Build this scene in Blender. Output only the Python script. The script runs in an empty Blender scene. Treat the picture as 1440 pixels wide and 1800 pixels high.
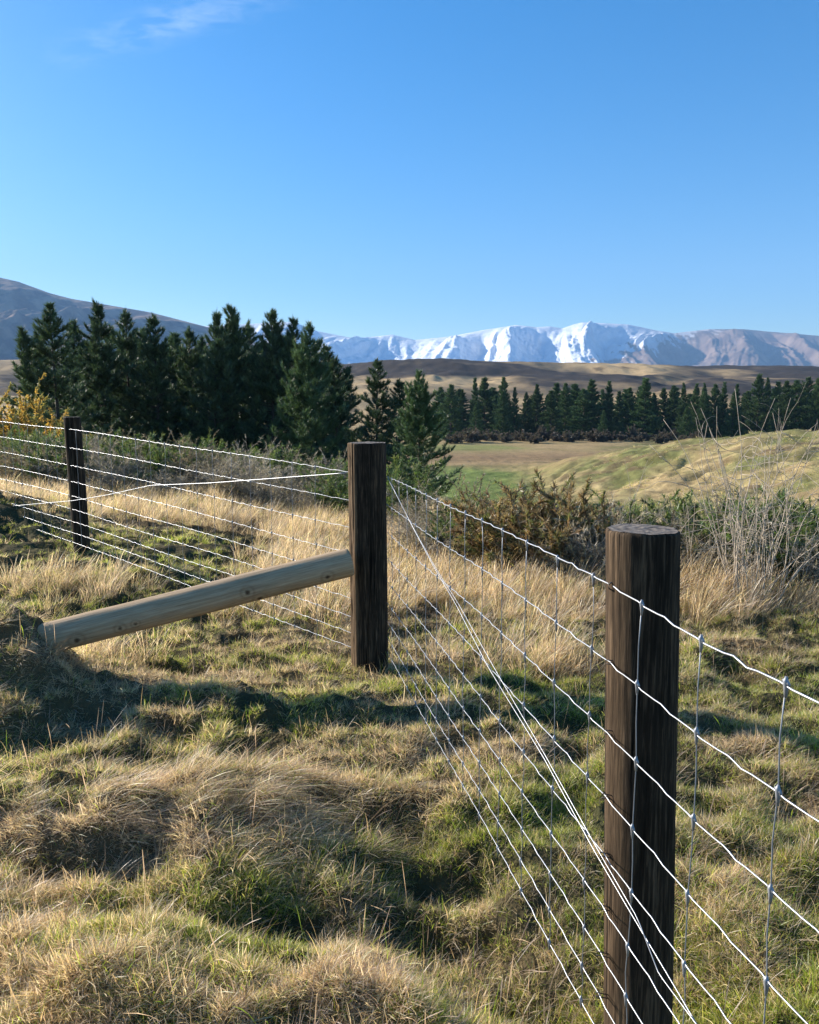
import bpy, math, random
import numpy as np
from mathutils import Vector, Matrix

# ------------------------------------------------------------------ camera, sky, sun, exposure
scene = bpy.context.scene
CAM = np.array([0.0, 0.0, 1.6])
PITCH = math.radians(7.71)
cd = bpy.data.cameras.new("camera")
cam = bpy.data.objects.new("camera", cd)
scene.collection.objects.link(cam)
cam.location = CAM
cam.rotation_euler = (math.radians(90) - PITCH, 0, 0)
cd.sensor_fit = 'HORIZONTAL'; cd.sensor_width = 36.0; cd.lens = 36.0
cd.clip_start = 0.05; cd.clip_end = 60000
scene.camera = cam

SUN_EL, SUN_AZ = math.radians(24.5), math.radians(-60)      # azimuth from +Y, negative = to the left
world = bpy.data.worlds.new("World"); scene.world = world
world.use_nodes = True
wn, wl = world.node_tree.nodes, world.node_tree.links
wn.clear()
w_out = wn.new('ShaderNodeOutputWorld'); w_bg = wn.new('ShaderNodeBackground')
sky = wn.new('ShaderNodeTexSky'); sky.sky_type = 'NISHITA'; sky.sun_disc = False
sky.sun_elevation = SUN_EL; sky.sun_rotation = SUN_AZ % (2*math.pi)
sky.altitude = 400; sky.air_density = 1.0; sky.dust_density = 0.6; sky.ozone_density = 3.0
w_bg.inputs[1].default_value = 0.072
# thin cirrus high on the left, by direction of the sky
tc = wn.new('ShaderNodeTexCoord')
sep = wn.new('ShaderNodeSeparateXYZ'); wl.new(tc.outputs['Generated'], sep.inputs[0])
def wmath(op, a, b=None, clamp=False):
    n = wn.new('ShaderNodeMath'); n.operation = op; n.use_clamp = clamp
    for i, v in enumerate((a, b)):
        if v is None: continue
        if isinstance(v, (int, float)): n.inputs[i].default_value = v
        else: wl.new(v, n.inputs[i])
    return n.outputs[0]
az = wmath('DIVIDE', sep.outputs[0], sep.outputs[1])        # tan of azimuth
el = wmath('DIVIDE', sep.outputs[2], sep.outputs[1])
comb = wn.new('ShaderNodeCombineXYZ'); wl.new(az, comb.inputs[0]); wl.new(el, comb.inputs[1])
mp = wn.new('ShaderNodeMapping'); wl.new(comb.outputs[0], mp.inputs[0])
mp.inputs['Rotation'].default_value = (0, 0, math.radians(-24)); mp.inputs['Scale'].default_value = (7, 24, 1)
nz = wn.new('ShaderNodeTexNoise'); wl.new(mp.outputs[0], nz.inputs['Vector'])
nz.inputs['Scale'].default_value = 2.6; nz.inputs['Detail'].default_value = 7; nz.inputs['Roughness'].default_value = .62
nz.inputs['Distortion'].default_value = .6
# streak line el = .62 + .42*(az+.29)
ln = wmath('SUBTRACT', el, wmath('ADD', wmath('MULTIPLY', az, 0.256), 0.4966))
m1 = wmath('SUBTRACT', 1.0, wmath('MULTIPLY', wmath('ABSOLUTE', ln), 34.0), True)
m2 = wmath('MULTIPLY', wmath('SUBTRACT', 1.0, wmath('MULTIPLY', wmath('ABSOLUTE', wmath('ADD', az, 0.27)), 6.0), True), 1.0)
cl = wmath('MULTIPLY', wmath('MULTIPLY', m1, m2), wmath('MULTIPLY', wmath('SUBTRACT', nz.outputs[0], 0.42, True), 3.4, True), True)
hs = wn.new('ShaderNodeHueSaturation'); hs.inputs['Saturation'].default_value = 1.45; hs.inputs['Value'].default_value = 1.12; wl.new(sky.outputs[0], hs.inputs['Color'])
hs.inputs['Hue'].default_value = .501
wmix = wn.new('ShaderNodeMixRGB'); wl.new(wmath('MULTIPLY', cl, 0.36), wmix.inputs[0])
wl.new(hs.outputs[0], wmix.inputs[1]); wmix.inputs[2].default_value = (7.2, 8.0, 9.2, 1)
wl.new(wmix.outputs[0], w_bg.inputs[0]); wl.new(w_bg.outputs[0], w_out.inputs[0])

sl = bpy.data.lights.new("sun", 'SUN'); sl.energy = 5.0; sl.angle = math.radians(0.53); sl.color = (1.0, .93, .82)
so = bpy.data.objects.new("sun", sl); scene.collection.objects.link(so)
SD = Vector((math.sin(SUN_AZ)*math.cos(SUN_EL), math.cos(SUN_AZ)*math.cos(SUN_EL), math.sin(SUN_EL)))
so.rotation_euler = SD.to_track_quat('Z', 'Y').to_euler(); so.location = (-20, 15, 20)
scene.view_settings.view_transform = 'Standard'; scene.view_settings.look = 'None'
scene.view_settings.gamma = 1.0; scene.view_settings.use_curve_mapping = False
scene.view_settings.exposure = 1.25
scene.cycles.max_bounces = 5; scene.cycles.diffuse_bounces = 2; scene.cycles.glossy_bounces = 2; scene.cycles.transmission_bounces = 3; scene.cycles.volume_bounces = 0

# ------------------------------------------------------------------ helpers
col = scene.collection
def ray(px, py):
    a = (px-720)/1440.0; b = (900-py)/1440.0
    return np.array([a, math.cos(PITCH)+b*math.sin(PITCH), -math.sin(PITCH)+b*math.cos(PITCH)])
def P(px, py, d): return CAM + ray(px, py)*d
def G(px, py, z=0.0):
    r = ray(px, py); return CAM + r*((z-CAM[2])/r[2])
def PV(px, py, A, B):
    """point of the vertical plane through A,B seen at the pixel"""
    r = ray(px, py); n = np.array([B[1]-A[1], -(B[0]-A[0])])
    t = (n @ (np.array(A[:2])-CAM[:2]))/(n @ r[:2]); return CAM + r*t
def tag(o, label=None, cat=None, group=None, kind=None):
    if label: o['label'] = label
    if cat: o['category'] = cat
    if group: o['group'] = group
    if kind: o['kind'] = kind
    return o
def empty(name, loc, rz=0.0, s=1.0):
    o = bpy.data.objects.new(name, None); o.location = [float(v) for v in loc]; o.rotation_euler = (0, 0, rz)
    o.scale = (s, s, s) if not isinstance(s, tuple) else s
    o.empty_display_size = .2; col.objects.link(o); return o
def link(name, me, mat=None, parent=None):
    o = bpy.data.objects.new(name, me); col.objects.link(o)
    if mat and not me.materials: me.materials.append(mat)
    if parent: o.parent = parent
    return o
def npmesh(name, V, F, C=None, smooth=False, mat=None):
    """V (n,3), F (m,k) all faces with k corners"""
    V = np.asarray(V, dtype=np.float32); F = np.asarray(F, dtype=np.int32)
    me = bpy.data.meshes.new(name); k = F.shape[1]
    me.vertices.add(len(V)); me.vertices.foreach_set('co', V.ravel())
    me.loops.add(F.size); me.loops.foreach_set('vertex_index', F.ravel())
    me.polygons.add(len(F)); me.polygons.foreach_set('loop_start', np.arange(0, F.size, k, dtype=np.int32))
    me.polygons.foreach_set('loop_total', np.full(len(F), k, dtype=np.int32))
    if smooth: me.polygons.foreach_set('use_smooth', np.ones(len(F), dtype=bool))
    if C is not None:
        a = me.color_attributes.new('Col', 'FLOAT_COLOR', 'POINT')
        C4 = np.ones((len(V), 4), dtype=np.float32); C4[:, :3] = C; a.data.foreach_set('color', C4.ravel())
    me.update(calc_edges=True); me.validate()
    if mat: me.materials.append(mat)
    return me
class MB:
    def __init__(s): s.V = []; s.F = []; s.C = []; s.n = 0
    def add(s, V, F, c=(1, 1, 1)):
        V = np.asarray(V, float); F = np.asarray(F, int)
        s.V.append(V); s.F.append(F+s.n); s.n += len(V)
        c = np.asarray(c, float); s.C.append(np.broadcast_to(c, (len(V), 3)).copy())
    def tube(s, pts, rad, k=6, c=(1, 1, 1), caps=True):
        pts = np.asarray(pts, float); n = len(pts); rad = np.broadcast_to(np.asarray(rad, float), (n,))
        T = np.gradient(pts, axis=0); T /= (np.linalg.norm(T, axis=1)[:, None]+1e-12)
        ref = np.array([0, 0, 1.0]) if abs(T[:, 2].mean()) < .8 else np.array([1.0, 0, 0])
        N = np.cross(T, ref); N /= (np.linalg.norm(N, axis=1)[:, None]+1e-12); B = np.cross(T, N)
        a = np.linspace(0, 2*np.pi, k, endpoint=False)
        V = pts[:, None, :] + rad[:, None, None]*(np.cos(a)[None, :, None]*N[:, None, :]+np.sin(a)[None, :, None]*B[:, None, :])
        i = np.arange(n-1)[:, None]*k; j = np.arange(k)[None, :]; j2 = (j+1) % k
        F = np.stack([i+j, i+j2, i+k+j2, i+k+j], -1).reshape(-1, 4)
        V = V.reshape(-1, 3)
        if caps:
            m = len(V); V = np.vstack([V, pts[0], pts[-1]])
            jj = np.arange(k); j3 = (jj+1) % k
            c0 = np.stack([np.full(k, m), j3, jj, jj], -1); c1 = np.stack([np.full(k, m+1), (n-1)*k+jj, (n-1)*k+j3, (n-1)*k+j3], -1)
            s.tri = getattr(s, 'tri', []); s.tri += [c0[:, :3]+s.n, c1[:, :3]+s.n]
        s.add(V, F, c)
    def mesh(s, name, mat=None, smooth=True):
        V = np.vstack(s.V); C = np.vstack(s.C); Fq = np.vstack(s.F)
        tri = getattr(s, 'tri', [])
        if Fq.shape[1] == 4 and tri:
            me = bpy.data.meshes.new(name)
            T = np.vstack(tri)
            me.from_pydata(V.tolist(), [], Fq.tolist()+T.tolist())
            a = me.color_attributes.new('Col', 'FLOAT_COLOR', 'POINT')
            C4 = np.ones((len(V), 4), dtype=np.float32); C4[:, :3] = C; a.data.foreach_set('color', C4.ravel())
            if smooth: me.polygons.foreach_set('use_smooth', np.ones(len(me.polygons), dtype=bool))
            if mat: me.materials.append(mat)
            return me
        return npmesh(name, V, Fq, C, smooth, mat)

# noise in numpy
_rs = np.random.RandomState(7); _perm = _rs.permutation(256).astype(int); _perm = np.concatenate([_perm, _perm])
_ga = _rs.rand(256)*2*np.pi; _gx, _gy = np.cos(_ga), np.sin(_ga)
def perlin(x, y):
    x = np.asarray(x, float); y = np.asarray(y, float)
    xi = np.floor(x).astype(int); yi = np.floor(y).astype(int); xf = x-xi; yf = y-yi
    u = xf*xf*xf*(xf*(xf*6-15)+10); v = yf*yf*yf*(yf*(yf*6-15)+10)
    def g(ix, iy, dx, dy):
        h = _perm[(_perm[ix & 255]+iy) & 255]; return _gx[h]*dx+_gy[h]*dy
    a = g(xi, yi, xf, yf); b = g(xi+1, yi, xf-1, yf); c = g(xi, yi+1, xf, yf-1); d = g(xi+1, yi+1, xf-1, yf-1)
    return ((a+(b-a)*u)+((c+(d-c)*u)-(a+(b-a)*u))*v)*1.5
def fbm(x, y, o=4, gain=.5, lac=2.03):
    s = 0; a = 1; t = 0
    for i in range(o):
        s = s+a*perlin(x+i*17.3, y-i*9.1); t += a; a *= gain; x = x*lac; y = y*lac
    return s/t
def ridged(x, y, o=4, gain=.5):
    s = 0; a = 1; t = 0
    for i in range(o):
        s = s+a*(1-np.abs(perlin(x+i*13.7, y+i*5.3))*1.6); t += a; a *= gain; x = x*2.07; y = y*2.07
    return s/t
def sstep(a, b, x):
    t = np.clip((x-a)/(b-a), 0, 1); return t*t*(3-2*t)
def gauss(x, y, cx, cy, sx, sy=None): sy = sy or sx; return np.exp(-.5*(((x-cx)/sx)**2+((y-cy)/sy)**2))

# ------------------------------------------------------------------ materials
def new_mat(name):
    m = bpy.data.materials.new(name); m.use_nodes = True
    nt = m.node_tree; nt.nodes.clear(); out = nt.nodes.new('ShaderNodeOutputMaterial'); return m, nt, out
class NT:
    def __init__(s, nt): s.nt = nt
    def n(s, t, **kw):
        nd = s.nt.nodes.new(t)
        for k, v in kw.items():
            if k.startswith('i_'): nd.inputs[k[2:].replace('_', ' ')].default_value = v
            else: setattr(nd, k, v)
        return nd
    def l(s, a, b): s.nt.links.new(a, b)
    def math(s, op, a, b=None, clamp=False):
        n = s.nt.nodes.new('ShaderNodeMath'); n.operation = op; n.use_clamp = clamp
        for i, v in enumerate((a, b)):
            if v is None: continue
            if isinstance(v, (int, float)): n.inputs[i].default_value = v
            else: s.l(v, n.inputs[i])
        return n.outputs[0]
    def mix(s, f, a, b, mode='MIX'):
        n = s.nt.nodes.new('ShaderNodeMixRGB'); n.blend_type = mode
        for i, v in enumerate((f, a, b)):
            if isinstance(v, (int, float)): n.inputs[i].default_value = v
            elif isinstance(v, tuple): n.inputs[i].default_value = (*v, 1) if len(v) == 3 else v
            else: s.l(v, n.inputs[i])
        return n.outputs[0]
    def noise(s, scale, detail=4, rough=.5, vec=None, dist=0):
        n = s.n('ShaderNodeTexNoise'); n.inputs['Scale'].default_value = scale; n.inputs['Detail'].default_value = detail
        n.inputs['Roughness'].default_value = rough; n.inputs['Distortion'].default_value = dist
        if vec is not None: s.l(vec, n.inputs['Vector'])
        return n.outputs[0]
    def ramp(s, fac, stops):
        n = s.n('ShaderNodeValToRGB'); e = n.color_ramp.elements
        while len(e) < len(stops): e.new(.5)
        for el_, (p, c) in zip(e, stops): el_.position = p; el_.color = (*c, 1)
        s.l(fac, n.inputs[0]); return n.outputs[0]
def leaf_mat(name, trans=.35, rough=.6, var=.35, gloss=.12, tint=(1, 1, 1)):
    """foliage: vertex colour x per-object and in-place variation, light passes through the blades"""
    m, nt, out = new_mat(name); s = NT(nt)
    a = s.n('ShaderNodeAttribute', attribute_name='Col'); oi = s.n('ShaderNodeObjectInfo')
    geo = s.n('ShaderNodeNewGeometry')
    v = s.math('ADD', s.math('MULTIPLY', oi.outputs['Random'], var), 1-var/2)
    nzv = s.math('ADD', s.math('MULTIPLY', s.noise(3.1, 3, .6, geo.outputs['Position']), .9), .55)
    c = s.mix(1.0, a.outputs['Color'], s.mix(1.0, tint, s.math('MULTIPLY', v, nzv), 'MULTIPLY'), 'MULTIPLY')
    d = s.n('ShaderNodeBsdfDiffuse'); s.l(c, d.inputs[0])
    t = s.n('ShaderNodeBsdfTranslucent'); s.l(s.mix(1.0, c, (1.5, 1.46, 1.15), 'MULTIPLY'), t.inputs[0])
    g = s.n('ShaderNodeBsdfGlossy'); g.inputs['Roughness'].default_value = rough; g.inputs[0].default_value = (.8, .8, .8, 1)
    m1 = s.n('ShaderNodeMixShader'); m1.inputs[0].default_value = trans; s.l(d.outputs[0], m1.inputs[1]); s.l(t.outputs[0], m1.inputs[2])
    m2 = s.n('ShaderNodeMixShader'); m2.inputs[0].default_value = gloss; s.l(m1.outputs[0], m2.inputs[1]); s.l(g.outputs[0], m2.inputs[2])
    s.l(m2.outputs[0], out.inputs[0]); return m
M = {}
M['grass'] = leaf_mat('grass_blades', .58, .45, .5, .05)
M['needle'] = leaf_mat('pine_needles', .22, .45, .25, .07)
M['conifer'] = leaf_mat('conifer_needles', .15, .6, .45, .03)
M['leaf'] = leaf_mat('shrub_leaves', .35, .5, .3, .06)
def bark_mat(name, c1, c2, sc=6):
    m, nt, out = new_mat(name); s = NT(nt); tcn = s.n('ShaderNodeTexCoord')
    mpn = s.n('ShaderNodeMapping'); s.l(tcn.outputs['Object'], mpn.inputs[0]); mpn.inputs['Scale'].default_value = (1, 1, .25)
    f = s.noise(sc, 6, .65, mpn.outputs[0]); b = s.n('ShaderNodeBsdfPrincipled'); s.l(s.ramp(f, [(.3, c1), (.7, c2)]), b.inputs['Base Color'])
    b.inputs['Roughness'].default_value = .9; bu = s.n('ShaderNodeBump'); bu.inputs['Strength'].default_value = .5; s.l(f, bu.inputs['Height']); s.l(bu.outputs[0], b.inputs['Normal'])
    s.l(b.outputs[0], out.inputs[0]); return m
M['bark'] = bark_mat('pine_bark', (.03, .022, .016), (.10, .075, .055))
M['twig'] = bark_mat('dry_twigs', (.16, .12, .09), (.34, .29, .24), 20)
M['deadwood'] = bark_mat('bleached_stalks', (.30, .24, .18), (.58, .49, .38), 30)

_kr = random.Random(3); KNOTS = []
for _z in (.42, .50, 1.02, 1.05, 1.10, 1.16, 1.55, 1.62, 1.98, .2): 
    _a = _kr.uniform(0, 6.283) if _kr.random() < .25 else _kr.uniform(2.5, 3.9); KNOTS.append((.084*math.cos(_a), .084*math.sin(_a), _z, _kr.uniform(.009, .017)))
def post_mat(name, dark, mid, light, bump=.5, knots=False, patches=True):
    m, nt, out = new_mat(name); s = NT(nt); tcn = s.n('ShaderNodeTexCoord')
    mpn = s.n('ShaderNodeMapping'); s.l(tcn.outputs['Object'], mpn.inputs[0]); mpn.inputs['Scale'].default_value = (1, 1, .045)
    g1 = s.noise(150, 9, .7, mpn.outputs[0], .3); g2 = s.noise(40, 5, .6, mpn.outputs[0], .5)
    big = s.noise(5, 4, .6, tcn.outputs['Object'])
    f = s.math('ADD', s.math('MULTIPLY', g1, .68), s.math('MULTIPLY', g2, .32))
    c = s.ramp(f, [(.36, dark), (.5, mid), (.64, light)])
    if patches: c = s.mix(s.math('MULTIPLY', s.math('SUBTRACT', big, .45, True), 3.0, True), c, s.mix(1.0, c, (.5, .5, .52), 'MULTIPLY'))
    if knots:
        jt = s.n('ShaderNodeVectorMath', operation='ADD'); s.l(tcn.outputs['Object'], jt.inputs[0])
        nv = s.n('ShaderNodeTexNoise'); nv.inputs['Scale'].default_value = 45; s.l(tcn.outputs['Object'], nv.inputs['Vector'])
        sv = s.n('ShaderNodeVectorMath', operation='SCALE'); s.l(nv.outputs['Color'], sv.inputs[0]); sv.inputs['Scale'].default_value = .010; s.l(sv.outputs[0], jt.inputs[1])
        for kx, ky, kz, kr in KNOTS:
            dn = s.n('ShaderNodeVectorMath', operation='DISTANCE'); s.l(jt.outputs[0], dn.inputs[0]); dn.inputs[1].default_value = (kx, ky, kz)
            kk = s.math('SUBTRACT', 1.0, s.math('MULTIPLY', s.math('SUBTRACT', dn.outputs['Value'], kr*.55, True), 1/(kr*.8)), True)
            c = s.mix(s.math('MULTIPLY', kk, .85), c, (.045, .022, .014))
            ring = s.math('SUBTRACT', 1.0, s.math('MULTIPLY', s.math('ABSOLUTE', s.math('SUBTRACT', dn.outputs['Value'], kr*2.6)), 1/(kr*.9)), True)
            c = s.mix(s.math('MULTIPLY', ring, .35), c, (.17, .10, .06))
        st = s.math('MULTIPLY', s.math('SUBTRACT', s.noise(9, 5, .7, mpn.outputs[0]), .56, True), 5.0, True)
        c = s.mix(s.math('MULTIPLY', st, .4), c, (.20, .17, .15))
    if not knots:
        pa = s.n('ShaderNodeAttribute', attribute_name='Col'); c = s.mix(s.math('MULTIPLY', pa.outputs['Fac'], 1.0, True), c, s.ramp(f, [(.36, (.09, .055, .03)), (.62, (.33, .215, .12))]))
    # cracks along the grain
    mc = s.n('ShaderNodeMapping'); s.l(tcn.outputs['Object'], mc.inputs[0]); mc.inputs['Scale'].default_value = (1, 1, .02)
    ck = s.math('MULTIPLY', s.math('SUBTRACT', s.noise(55, 2, .5, mc.outputs[0], .2), .63 if not knots else .70, True), 14, True)
    c = s.mix(ck, c, (dark[0]*.25, dark[1]*.25, dark[2]*.25))
    b = s.n('ShaderNodeBsdfPrincipled'); s.l(c, b.inputs['Base Color']); b.inputs['Roughness'].default_value = .82; b.inputs['Specular IOR Level'].default_value = .12
    bu = s.n('ShaderNodeBump'); bu.inputs['Strength'].default_value = bump; bu.inputs['Distance'].default_value = .004
    s.l(s.math('SUBTRACT', f, s.math('MULTIPLY', ck, .6)), bu.inputs['Height']); s.l(bu.outputs[0], b.inputs['Normal'])
    s.l(b.outputs[0], out.inputs[0]); return m
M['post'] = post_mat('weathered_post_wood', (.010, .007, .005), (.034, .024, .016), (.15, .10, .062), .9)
M['strut'] = post_mat('pale_pine_pole', (.27, .18, .105), (.40, .285, .175), (.52, .39, .255), .4, True, False)
def endgrain():
    m, nt, out = new_mat('sawn_end_grain'); s = NT(nt); tcn = s.n('ShaderNodeTexCoord')
    w = s.n('ShaderNodeTexWave', wave_type='RINGS', rings_direction='Z'); s.l(tcn.outputs['Object'], w.inputs['Vector'])
    w.inputs['Scale'].default_value = 14; w.inputs['Distortion'].default_value = 4; w.inputs['Detail'].default_value = 3
    f = s.mix(.5, w.outputs[1], s.noise(60, 5, .7, tcn.outputs['Object']))
    b = s.n('ShaderNodeBsdfPrincipled'); s.l(s.ramp(f, [(.2, (.09, .07, .055)), (.85, (.20, .165, .13))]), b.inputs['Base Color']); b.inputs['Roughness'].default_value = .85
    bu = s.n('ShaderNodeBump'); bu.inputs['Strength'].default_value = .5; bu.inputs['Distance'].default_value = .003; s.l(f, bu.inputs['Height']); s.l(bu.outputs[0], b.inputs['Normal'])
    s.l(b.outputs[0], out.inputs[0]); return m
M['end'] = endgrain()
def wire_mat(name, base, metal=.55, rough=.38):
    m, nt, out = new_mat(name); s = NT(nt); tcn = s.n('ShaderNodeTexCoord')
    f = s.noise(60, 4, .6, tcn.outputs['Object'])
    b = s.n('ShaderNodeBsdfPrincipled'); s.l(s.ramp(f, [(.3, tuple(v*.75 for v in base)), (.7, base)]), b.inputs['Base Color'])
    b.inputs['Metallic'].default_value = metal; b.inputs['Roughness'].default_value = rough; s.l(b.outputs[0], out.inputs[0]); return m
M['wire'] = wire_mat('galvanised_wire', (.47, .48, .50), .65, .42)
M['stay'] = wire_mat('dull_stay_wire', (.36, .37, .39), .4, .5)
M['rust'] = wire_mat('dark_staple_steel', (.07, .06, .055), .6, .5)

def ground_mat():
    m, nt, out = new_mat('grassland_ground'); s = NT(nt)
    a = s.n('ShaderNodeAttribute', attribute_name='Col'); geo = s.n('ShaderNodeNewGeometry'); cdn = s.n('ShaderNodeCameraData')
    p = geo.outputs['Position']
    n1 = s.noise(14, 6, .7, p); n2 = s.noise(.9, 7, .7, p); n3 = s.noise(.06, 6, .65, p)
    k = s.math('ADD', s.math('MULTIPLY', n1, .55), s.math('ADD', s.math('MULTIPLY', n2, .9), s.math('MULTIPLY', n3, .5)))
    k = s.math('MULTIPLY', k, s.math('ADD', .45, s.math('MULTIPLY', s.noise(.35, 8, .75, p), 1.1)))
    c = s.mix(1.0, a.outputs['Color'], k, 'MULTIPLY')
    b = s.n('ShaderNodeBsdfPrincipled'); s.l(c, b.inputs['Base Color']); b.inputs['Roughness'].default_value = 1.0; b.inputs['Specular IOR Level'].default_value = .1
    bu = s.n('ShaderNodeBump'); bu.inputs['Strength'].default_value = .9; bu.inputs['Distance'].default_value = .35
    s.l(s.math('ADD', s.math('MULTIPLY', s.noise(30, 5, .7, p), .06), s.math('MULTIPLY', n2, .8)), bu.inputs['Height']); s.l(bu.outputs[0], b.inputs['Normal'])
    s.l(b.outputs[0], out.inputs[0]); return m
M['ground'] = ground_mat()
def mountain_mat(name, sc):
    m, nt, out = new_mat(name); s = NT(nt)
    a = s.n('ShaderNodeAttribute', attribute_name='Col'); geo = s.n('ShaderNodeNewGeometry'); p = geo.outputs['Position']
    n1 = s.noise(sc, 9, .68, p)
    k = s.math('ADD', s.math('MULTIPLY', n1, .7), .65)
    c = s.mix(1.0, a.outputs['Color'], k, 'MULTIPLY')
    b = s.n('ShaderNodeBsdfPrincipled'); s.l(c, b.inputs['Base Color']); b.inputs['Roughness'].default_value = 1.0; b.inputs['Specular IOR Level'].default_value = .05
    bu = s.n('ShaderNodeBump'); bu.inputs['Strength'].default_value = .55; bu.inputs['Distance'].default_value = .25/sc
    s.l(n1, bu.inputs['Height']); s.l(bu.outputs[0], b.inputs['Normal'])
    s.l(b.outputs[0], out.inputs[0]); return m
M['mtn'] = mountain_mat('mountain_rock_and_snow', .006)
M['hill'] = mountain_mat('tussock_hillside', .012)

# ------------------------------------------------------------------ the lie of the land
A2 = G(650, 1176, 0.0)                     # foot of the strainer post
P2 = np.array([A2[0], A2[1], 0.0])
P1 = P(1131, 930, 1.78); P1[2] = 0
P3 = P(146, 978, 7.75); Z3 = P3[2]; P3[2] = 0
print('P1', P1, 'P2', P2, 'P3', P3, 'z3', Z3)
PROF_T = np.array([-5, 0, 6, 16, 40, 70, 105, 150, 420, 520, 700, 1000, 1120, 1240, 1400, 2500, 30000])
PROF_Z = np.array([0, 0, -.7, -2.2, -5.2, -9, -12.2, -13, -13, -8, 8, 29, 37, 56, 66, 69, 69.])
RIDX = np.array([860, 930, 960, 1000, 1100, 1200, 1300, 1440, 1700]); RIDZ = np.array([-13.2, -12.4, -11.3, -9.3, -6.7, -4.5, -3.1, -1.8, -.5]); RIDY = np.array([178, 172, 165, 158, 143, 130, 118, 108, 100])
def H(x, y, fine=True):
    x = np.asarray(x, float); y = np.asarray(y, float)
    ratio = x/np.maximum(y, .5)
    edge = np.interp(ratio, [-.6, -.2, 0, .15, .45], [15, 14, 11.5, 10, 8.5])+fbm(x*.15, y*.15, 2)*1.5
    t = y-edge
    tt = t+sstep(500, 1300, t)*fbm(x*.0016+3, y*.0005, 3)*420
    z = np.interp(tt, PROF_T, PROF_Z)
    z = .5*z+.25*np.interp(tt*.97-1, PROF_T, PROF_Z)+.25*np.interp(tt*1.03+1, PROF_T, PROF_Z)
    # grassy rise on the right
    zr = np.interp(ratio*1440*.991+720, RIDX, RIDZ); yc = np.interp(ratio*1440*.991+720, RIDX, RIDY)+fbm(x*.02, y*0+5, 2)*4
    w = np.exp(-((y-yc)/np.where(y < yc, 42., 19.))**2); w = w*sstep(12, 45, y)*sstep(.08, .18, ratio)
    z = z+w*np.maximum(zr-z, -1)*.98-w*np.clip((yc-y)/25, 0, 1)*np.maximum(0, ridged(x*.06+3, y*.075, 3)-.64)*4.5
    far = sstep(14, 35, y)
    z = z+far*(1-sstep(180, 260, y))*(ridged(x*.22, y*.16, 3)-.6)*.40
    z = z+far*(1-sstep(110, 160, y)*.8)*(1-sstep(260, 400, y))*(fbm(x*.09, y*.07, 4)*1.1+ridged(x*.035+4, y*.04, 3)*.7-.4)
    z = z+sstep(480, 700, y)*(fbm(x*.006, y*.0035, 5)*13*(1-.72*sstep(1250, 1350, y))+fbm(x*.03, y*.02, 3)*2.2)
    z = z-sstep(480,700,y)*(1-sstep(1100,1200,y))*np.maximum(0, ridged(x*.0035+7, y*.0022+2, 3)-.72)*28
    # near ground
    near = 1-sstep(14, 22, y)
    if np.any(near > 0):
        keep = 1-.75*np.maximum(gauss(x, y, P1[0], P1[1], .3), gauss(x, y, P2[0], P2[1], .35))
        hum = (np.abs(fbm(x*1.7+2.2, y*2.5+1.1, 3))*(-.19-.06*sstep(3.0, 4.5, y))+.05)+fbm(x*3.6, y*4.6, 2)*.045+ridged(x*5.5, y*7, 2)*.03
        z = z+near*hum*keep
        z = z+.14*sstep(5.2, 7.4, y)*sstep(-1.2, -2.8, x)*near+.10*sstep(-2.8, -5, x)*near
        z = z+.37*gauss(x, y, -2.22, 4.06, .38, .30)+.12*gauss(x, y, -2.02, 4.10, .16, .14)+.10*gauss(x, y, -2.4, 3.6, .5, .5)       # tussocky bank that swallows the strut
        z = z+.36*gauss(x, y, -4.75, 8.9, .75, .6)
        z = z+.08*gauss(x, y, -.72, 3.0, .42, .22)+.10*gauss(x, y, -1.5, 2.9, .5, .3)        # combed tussock mound
        u_ = (x-.12)*.53-(y-2.45)*.85; v_ = (x-.12)*.85+(y-2.45)*.53
        z = z-.12*np.exp(-.5*((u_/.70)**2+(v_/.20)**2))-.04*gauss(x, y, .05, 2.55, .45, .28)-.07*gauss(x, y, .55, 2.1, .4, .22)
        z = z+.10*gauss(x, y, -.75, 2.0, .35, .2)+.08*gauss(x, y, .0, 1.85, .22, .13)-.08*gauss(x, y, -.35, 2.35, .5, .12)
        z = z+.10*gauss(x, y, -1.0, 3.95, .6, .22)
    return z
def strawness(x, y):
    """0 green .. 1 dry, over the near paddock"""
    n = fbm(x*.9+11, y*1.3-4, 3)*1.5+fbm(x*3.5, y*5, 2)*.7
    b = .57
    b = b+.45*sstep(5.2, 6.2, y)*(1-sstep(8.0, 9.5, y))*sstep(-1.6, -.6, x)*(1-sstep(1.8, 2.6, x))
    b = b-.35*sstep(5.4, 6.2, y)*(1-sstep(8.6, 9.4, y))*(1-sstep(-2.0, -.8, x))
    b = b+.5*sstep(8.8, 9.8, y)
    b = b-.30*sstep(.15, .7, x)*(1-sstep(4.6, 5.4, y))
    b = b+.35*gauss(x, y, -.7, 3.0, .5, .25)+.2*gauss(x, y, -1.6, 2.9, .6, .4)
    return np.clip(b+n*.66+.02*(1-sstep(2.4, 3.4, y))*(1-sstep(.2, .6, x)), 0, 1)
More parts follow.
